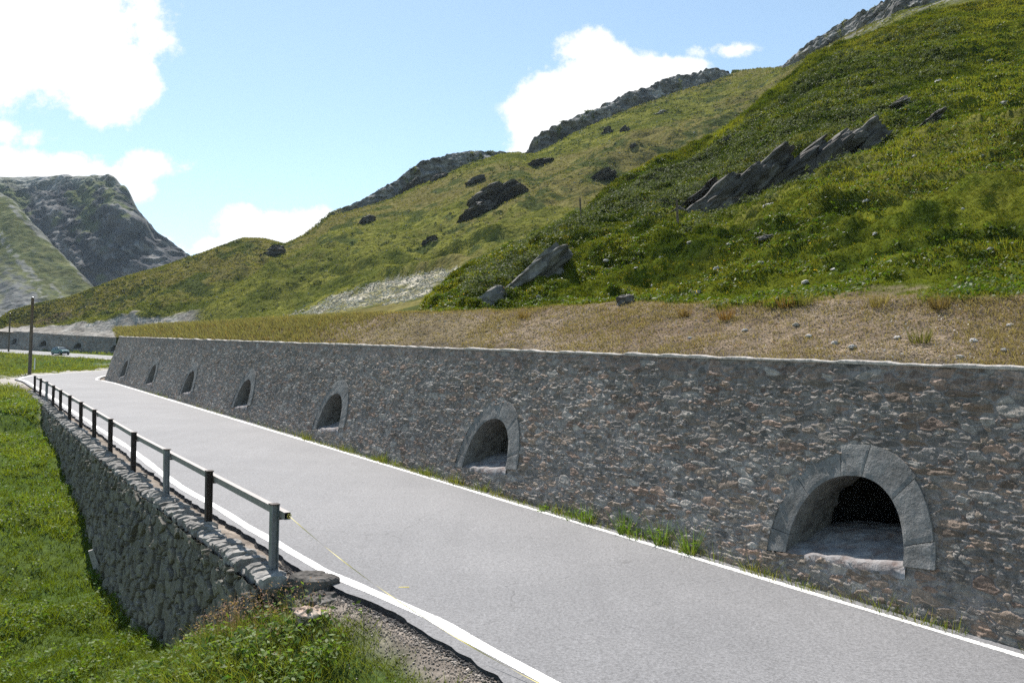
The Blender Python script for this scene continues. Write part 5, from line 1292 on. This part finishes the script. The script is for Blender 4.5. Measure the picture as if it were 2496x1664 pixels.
V, fs = loft([(-1.8, sec(.68, .38, .72, .62)), (-1.72, sec(.78, .26, .92, .8)), (-1.2, sec(.81, .2, .97, .85)), (0, sec(.82, .2, .95, .84)), (.75, sec(.82, .2, .93, .82)), (1.25, sec(.8, .2, .86, .74)), (1.7, sec(.74, .24, .74, .62)), (1.86, sec(.62, .32, .58, .5))])
mesh_obj('body', V, fs, MAT['teal'], car, False)
cab = lambda x, w0, w1, z1: (x, [(-w0, .93), (-w1, z1), (w1, z1), (w0, .93)])
V, fs = loft([cab(-1.66, .73, .70, .97), cab(-1.25, .74, .57, 1.40), cab(-.3, .75, .59, 1.45), cab(.12, .75, .57, 1.40), cab(.82, .73, .7, .96)])
mesh_obj('roof', V, fs, MAT['teal'], car, False)
for sgn in (-1, 1):
    for x0, x1, xt0, xt1 in ((-1.2, -.42, -1.05, -.42), (-.34, .58, -.34, .1)):
        m = MB(); P = []
        for off in (0, .012): P += [(x0, sgn * (.742 + off), 1.0), (x1, sgn * (.745 + off), 1.0), (xt1, sgn * (.61 + off), 1.36), (xt0, sgn * (.61 + off), 1.36)]
        m.add(P, [(0,1,2,3),(7,6,5,4),(0,4,5,1),(1,5,6,2),(2,6,7,3),(3,7,4,0)]); m.build('side_window', MAT['glass'], car)
m = MB(); m.add([(.76, -.64, 1.02), (.76, .64, 1.02), (.2, .53, 1.37), (.2, -.53, 1.37), (.775, -.64, 1.03), (.775, .64, 1.03), (.215, .53, 1.385), (.215, -.53, 1.385)], [(3,2,1,0),(4,5,6,7),(0,1,5,4),(1,2,6,5),(2,3,7,6),(3,0,4,7)]); m.build('windscreen', MAT['glass'], car)
m = MB(); m.add([(-1.64, -.62, 1.02), (-1.64, .62, 1.02), (-1.32, .52, 1.36), (-1.32, -.52, 1.36), (-1.66, -.62, 1.03), (-1.66, .62, 1.03), (-1.34, .52, 1.37), (-1.34, -.52, 1.37)], [(0,1,2,3),(7,6,5,4),(0,4,5,1),(1,5,6,2),(2,6,7,3),(3,7,4,0)]); m.build('rear_window', MAT['glass'], car)
for x in (-1.18, 1.2):
    for y in (-.74, .74):
        w = MB().tube([(x, y - .09, .29), (x, y + .09, .29)], .29, 18).build('wheel', MAT['black'], car)
        MB().tube([(x, y - .1, .29), (x, y + .1, .29)], .17, 12).build('rim', MAT['rail'], w)
for y in (-.5, .5):
    m = MB(); m.box((1.79, y, .6), (.16, .26, .13), -.25 if y > 0 else .25); m.build('headlight', MAT['lamp'], car)
m = MB(); m.box((1.83, 0, .38), (.16, 1.3, .14)); m.build('bumper', MAT['black'], car)
m = MB(); m.box((1.85, 0, .56), (.05, .5, .07)); m.build('grille', MAT['black'], car)
for y in (-.86, .86):
    m = MB(); m.box((.6, y, 1.0), (.12, .14, .1)); m.build('mirror', MAT['teal'], car)

# ---------------------------------------------------------------- haze, light, sky, camera
HAZE = True
if HAZE:
    x0, x1, y0, y1, z0, z1 = -1100, 1000, -60, 1250, -47, 260
    hv = [(x, y, z) for z in (z0, z1) for y in (y0, y1) for x in (x0, x1)]
    m, nt, out = new_mat('valley_air'); v = nd(nt, 'ShaderNodeVolumePrincipled', {'Color': (.68, .84, 1.0, 1), 'Density': .00011, 'Anisotropy': .0}); nt.links.new(v.outputs[0], out.inputs['Volume'])
    hz = mesh_obj('haze', hv, [(0,2,3,1),(4,5,7,6),(0,1,5,4),(1,3,7,5),(3,2,6,7),(2,0,4,6)], m, None, False); tag(hz, kind='stuff')

SUN_AZ, SUN_EL = R(20), R(54)       # to the left of the view, high
sd_ = np.array([-math.sin(SUN_AZ) * math.cos(SUN_EL), math.cos(SUN_AZ) * math.cos(SUN_EL), math.sin(SUN_EL)])
L = bpy.data.lights.new('sun', 'SUN'); L.energy = 5.0; L.angle = R(.5); L.color = (1.0, .945, .885)
lo_ = bpy.data.objects.new('sun', L); COL.objects.link(lo_)
from mathutils import Vector
lo_.rotation_euler = Vector(sd_).to_track_quat('Z', 'Y').to_euler(); lo_.location = (0, 0, 60)

world = bpy.data.worlds.new('World'); sc.world = world; world.use_nodes = True
nt = world.node_tree; nt.nodes.clear(); out = nt.nodes.new('ShaderNodeOutputWorld')
sky = nd(nt, 'ShaderNodeTexSky', sky_type='NISHITA', sun_disc=False, sun_elevation=SUN_EL, sun_rotation=-SUN_AZ, altitude=2000, air_density=1.0, dust_density=.6, ozone_density=1.0)
hs_ = nd(nt, 'ShaderNodeHueSaturation', {'Saturation': .98, 'Color': sky.outputs[0]})
wb_ = mixc(nt, 1.0, hs_.outputs[0], (1.1, 1.07, .90), 'MULTIPLY')      # daylight balance of the picture
bg_ = nd(nt, 'ShaderNodeBackground', {'Color': wb_, 'Strength': .115})
# clouds: lumps in directions of the sky, edges broken by noise
tc = nt.nodes.new('ShaderNodeTexCoord').outputs['Generated']
def vm(op, a, b=None): return nd(nt, 'ShaderNodeVectorMath', {0: a} if b is None else {0: a, 1: b}, operation=op)
def mt(op, a, b=None, c=None, clamp=False):
    n = nt.nodes.new('ShaderNodeMath'); n.operation = op; n.use_clamp = clamp
    for i, x in enumerate((a, b, c)):
        if x is None: continue
        if isinstance(x, bpy.types.NodeSocket): nt.links.new(x, n.inputs[i])
        else: n.inputs[i].default_value = x
    return n.outputs[0]
sx = nd(nt, 'ShaderNodeSeparateXYZ', {0: tc})
yy = mt('MAXIMUM', sx.outputs[1], .05)
ut = mt('DIVIDE', sx.outputs[0], yy); vt_ = mt('DIVIDE', sx.outputs[2], yy)
uv = nd(nt, 'ShaderNodeCombineXYZ', {0: ut, 1: vt_, 2: 0.0}).outputs[0]
wn = nd(nt, 'ShaderNodeTexNoise', {'Vector': uv, 'Scale': 9.0, 'Detail': 7, 'Roughness': .6})
wn2 = nd(nt, 'ShaderNodeTexNoise', {'Vector': uv, 'Scale': 26.0, 'Detail': 7, 'Roughness': .65})
# px, row, rx, ry, weight
CLOUDS = [(40, 30, 100, 62, 1.2), (105, 78, 55, 48, 1.15), (10, 70, 70, 52, 1.1), (75, 20, 80, 50, 1.0), (152, 22, 30, 32, .55), (163, 42, 18, 16, .4), (12, 133, 38, 16, .42), (45, 171, 75, 21, 1.0), (0, 165, 60, 22, 1.0), (150, 165, 40, 16, .75), (118, 176, 40, 14, .7), (140, 190, 16, 12, .4),
          (268, 238, 55, 28, 1.2), (315, 225, 30, 20, 1.0), (220, 250, 34, 16, .9), (240, 225, 30, 20, .9), (602, 82, 60, 48, 1.2), (570, 100, 55, 42, 1.1), (548, 120, 50, 44, 1.15), (645, 78, 60, 26, 1.0), (690, 72, 44, 16, .95), (588, 50, 36, 24, 1.0), (540, 140, 40, 26, 1.0), (512, 135, 16, 16, .4), (727, 52, 36, 9, .55), (745, 47, 22, 8, .5), (160, 240, 14, 8, .7), (178, 250, 14, 8, .6)]
acc = None
for px, row, rx, ry, wgt in CLOUDS:
    cu, cv_ = tv(px, row)
    dx = mt('MULTIPLY', mt('SUBTRACT', ut, float(cu)), F / rx); dy = mt('MULTIPLY', mt('SUBTRACT', vt_, float(cv_)), F / ry)
    q = mt('MULTIPLY_ADD', dx, dx, mt('MULTIPLY', dy, dy)); q = mt('MULTIPLY', mt('SUBTRACT', 1.0, q), wgt)
    acc = q if acc is None else mt('SMOOTH_MAX', acc, q, .15)
nz = mt('ADD', mt('MULTIPLY', mt('SUBTRACT', wn.outputs[0], .5), 3.0), mt('MULTIPLY', mt('SUBTRACT', wn2.outputs[0], .5), 2.6))
dens = mt('ADD', acc, nz)
alpha = nd(nt, 'ShaderNodeMapRange', {'Value': dens, 'From Min': -.25, 'From Max': .6, 'To Min': 0.0, 'To Max': 1.0}, interpolation_type='SMOOTHSTEP').outputs[0]
alpha = mt('MULTIPLY', alpha, mt('GREATER_THAN', sx.outputs[1], .06), clamp=True)
cb = nd(nt, 'ShaderNodeBackground', {'Color': (1.0, 1.0, 1.0, 1), 'Strength': .62})
mx = nd(nt, 'ShaderNodeMixShader', {0: alpha, 1: bg_.outputs[0], 2: cb.outputs[0]})
nt.links.new(mx.outputs[0], out.inputs[0])

cam = bpy.data.cameras.new('camera'); co = bpy.data.objects.new('camera', cam); COL.objects.link(co)
cam.sensor_width = 36; cam.lens = F / 1024 * 36; cam.clip_end = 9000; cam.clip_start = .1
co.location = (0, 0, CH); co.rotation_euler = (R(90) + PITCH, 0, 0)
sc.camera = co
sc.view_settings.view_transform = 'Standard'; sc.view_settings.look = 'None'; sc.view_settings.gamma = 1.0
sc.view_settings.exposure = 0.95
sc.cycles.use_denoising = False
sc.cycles.max_bounces = 6; sc.cycles.diffuse_bounces = 3; sc.cycles.glossy_bounces = 2; sc.cycles.transmission_bounces = 3; sc.cycles.volume_bounces = 0; sc.cycles.sample_clamp_indirect = 1.5
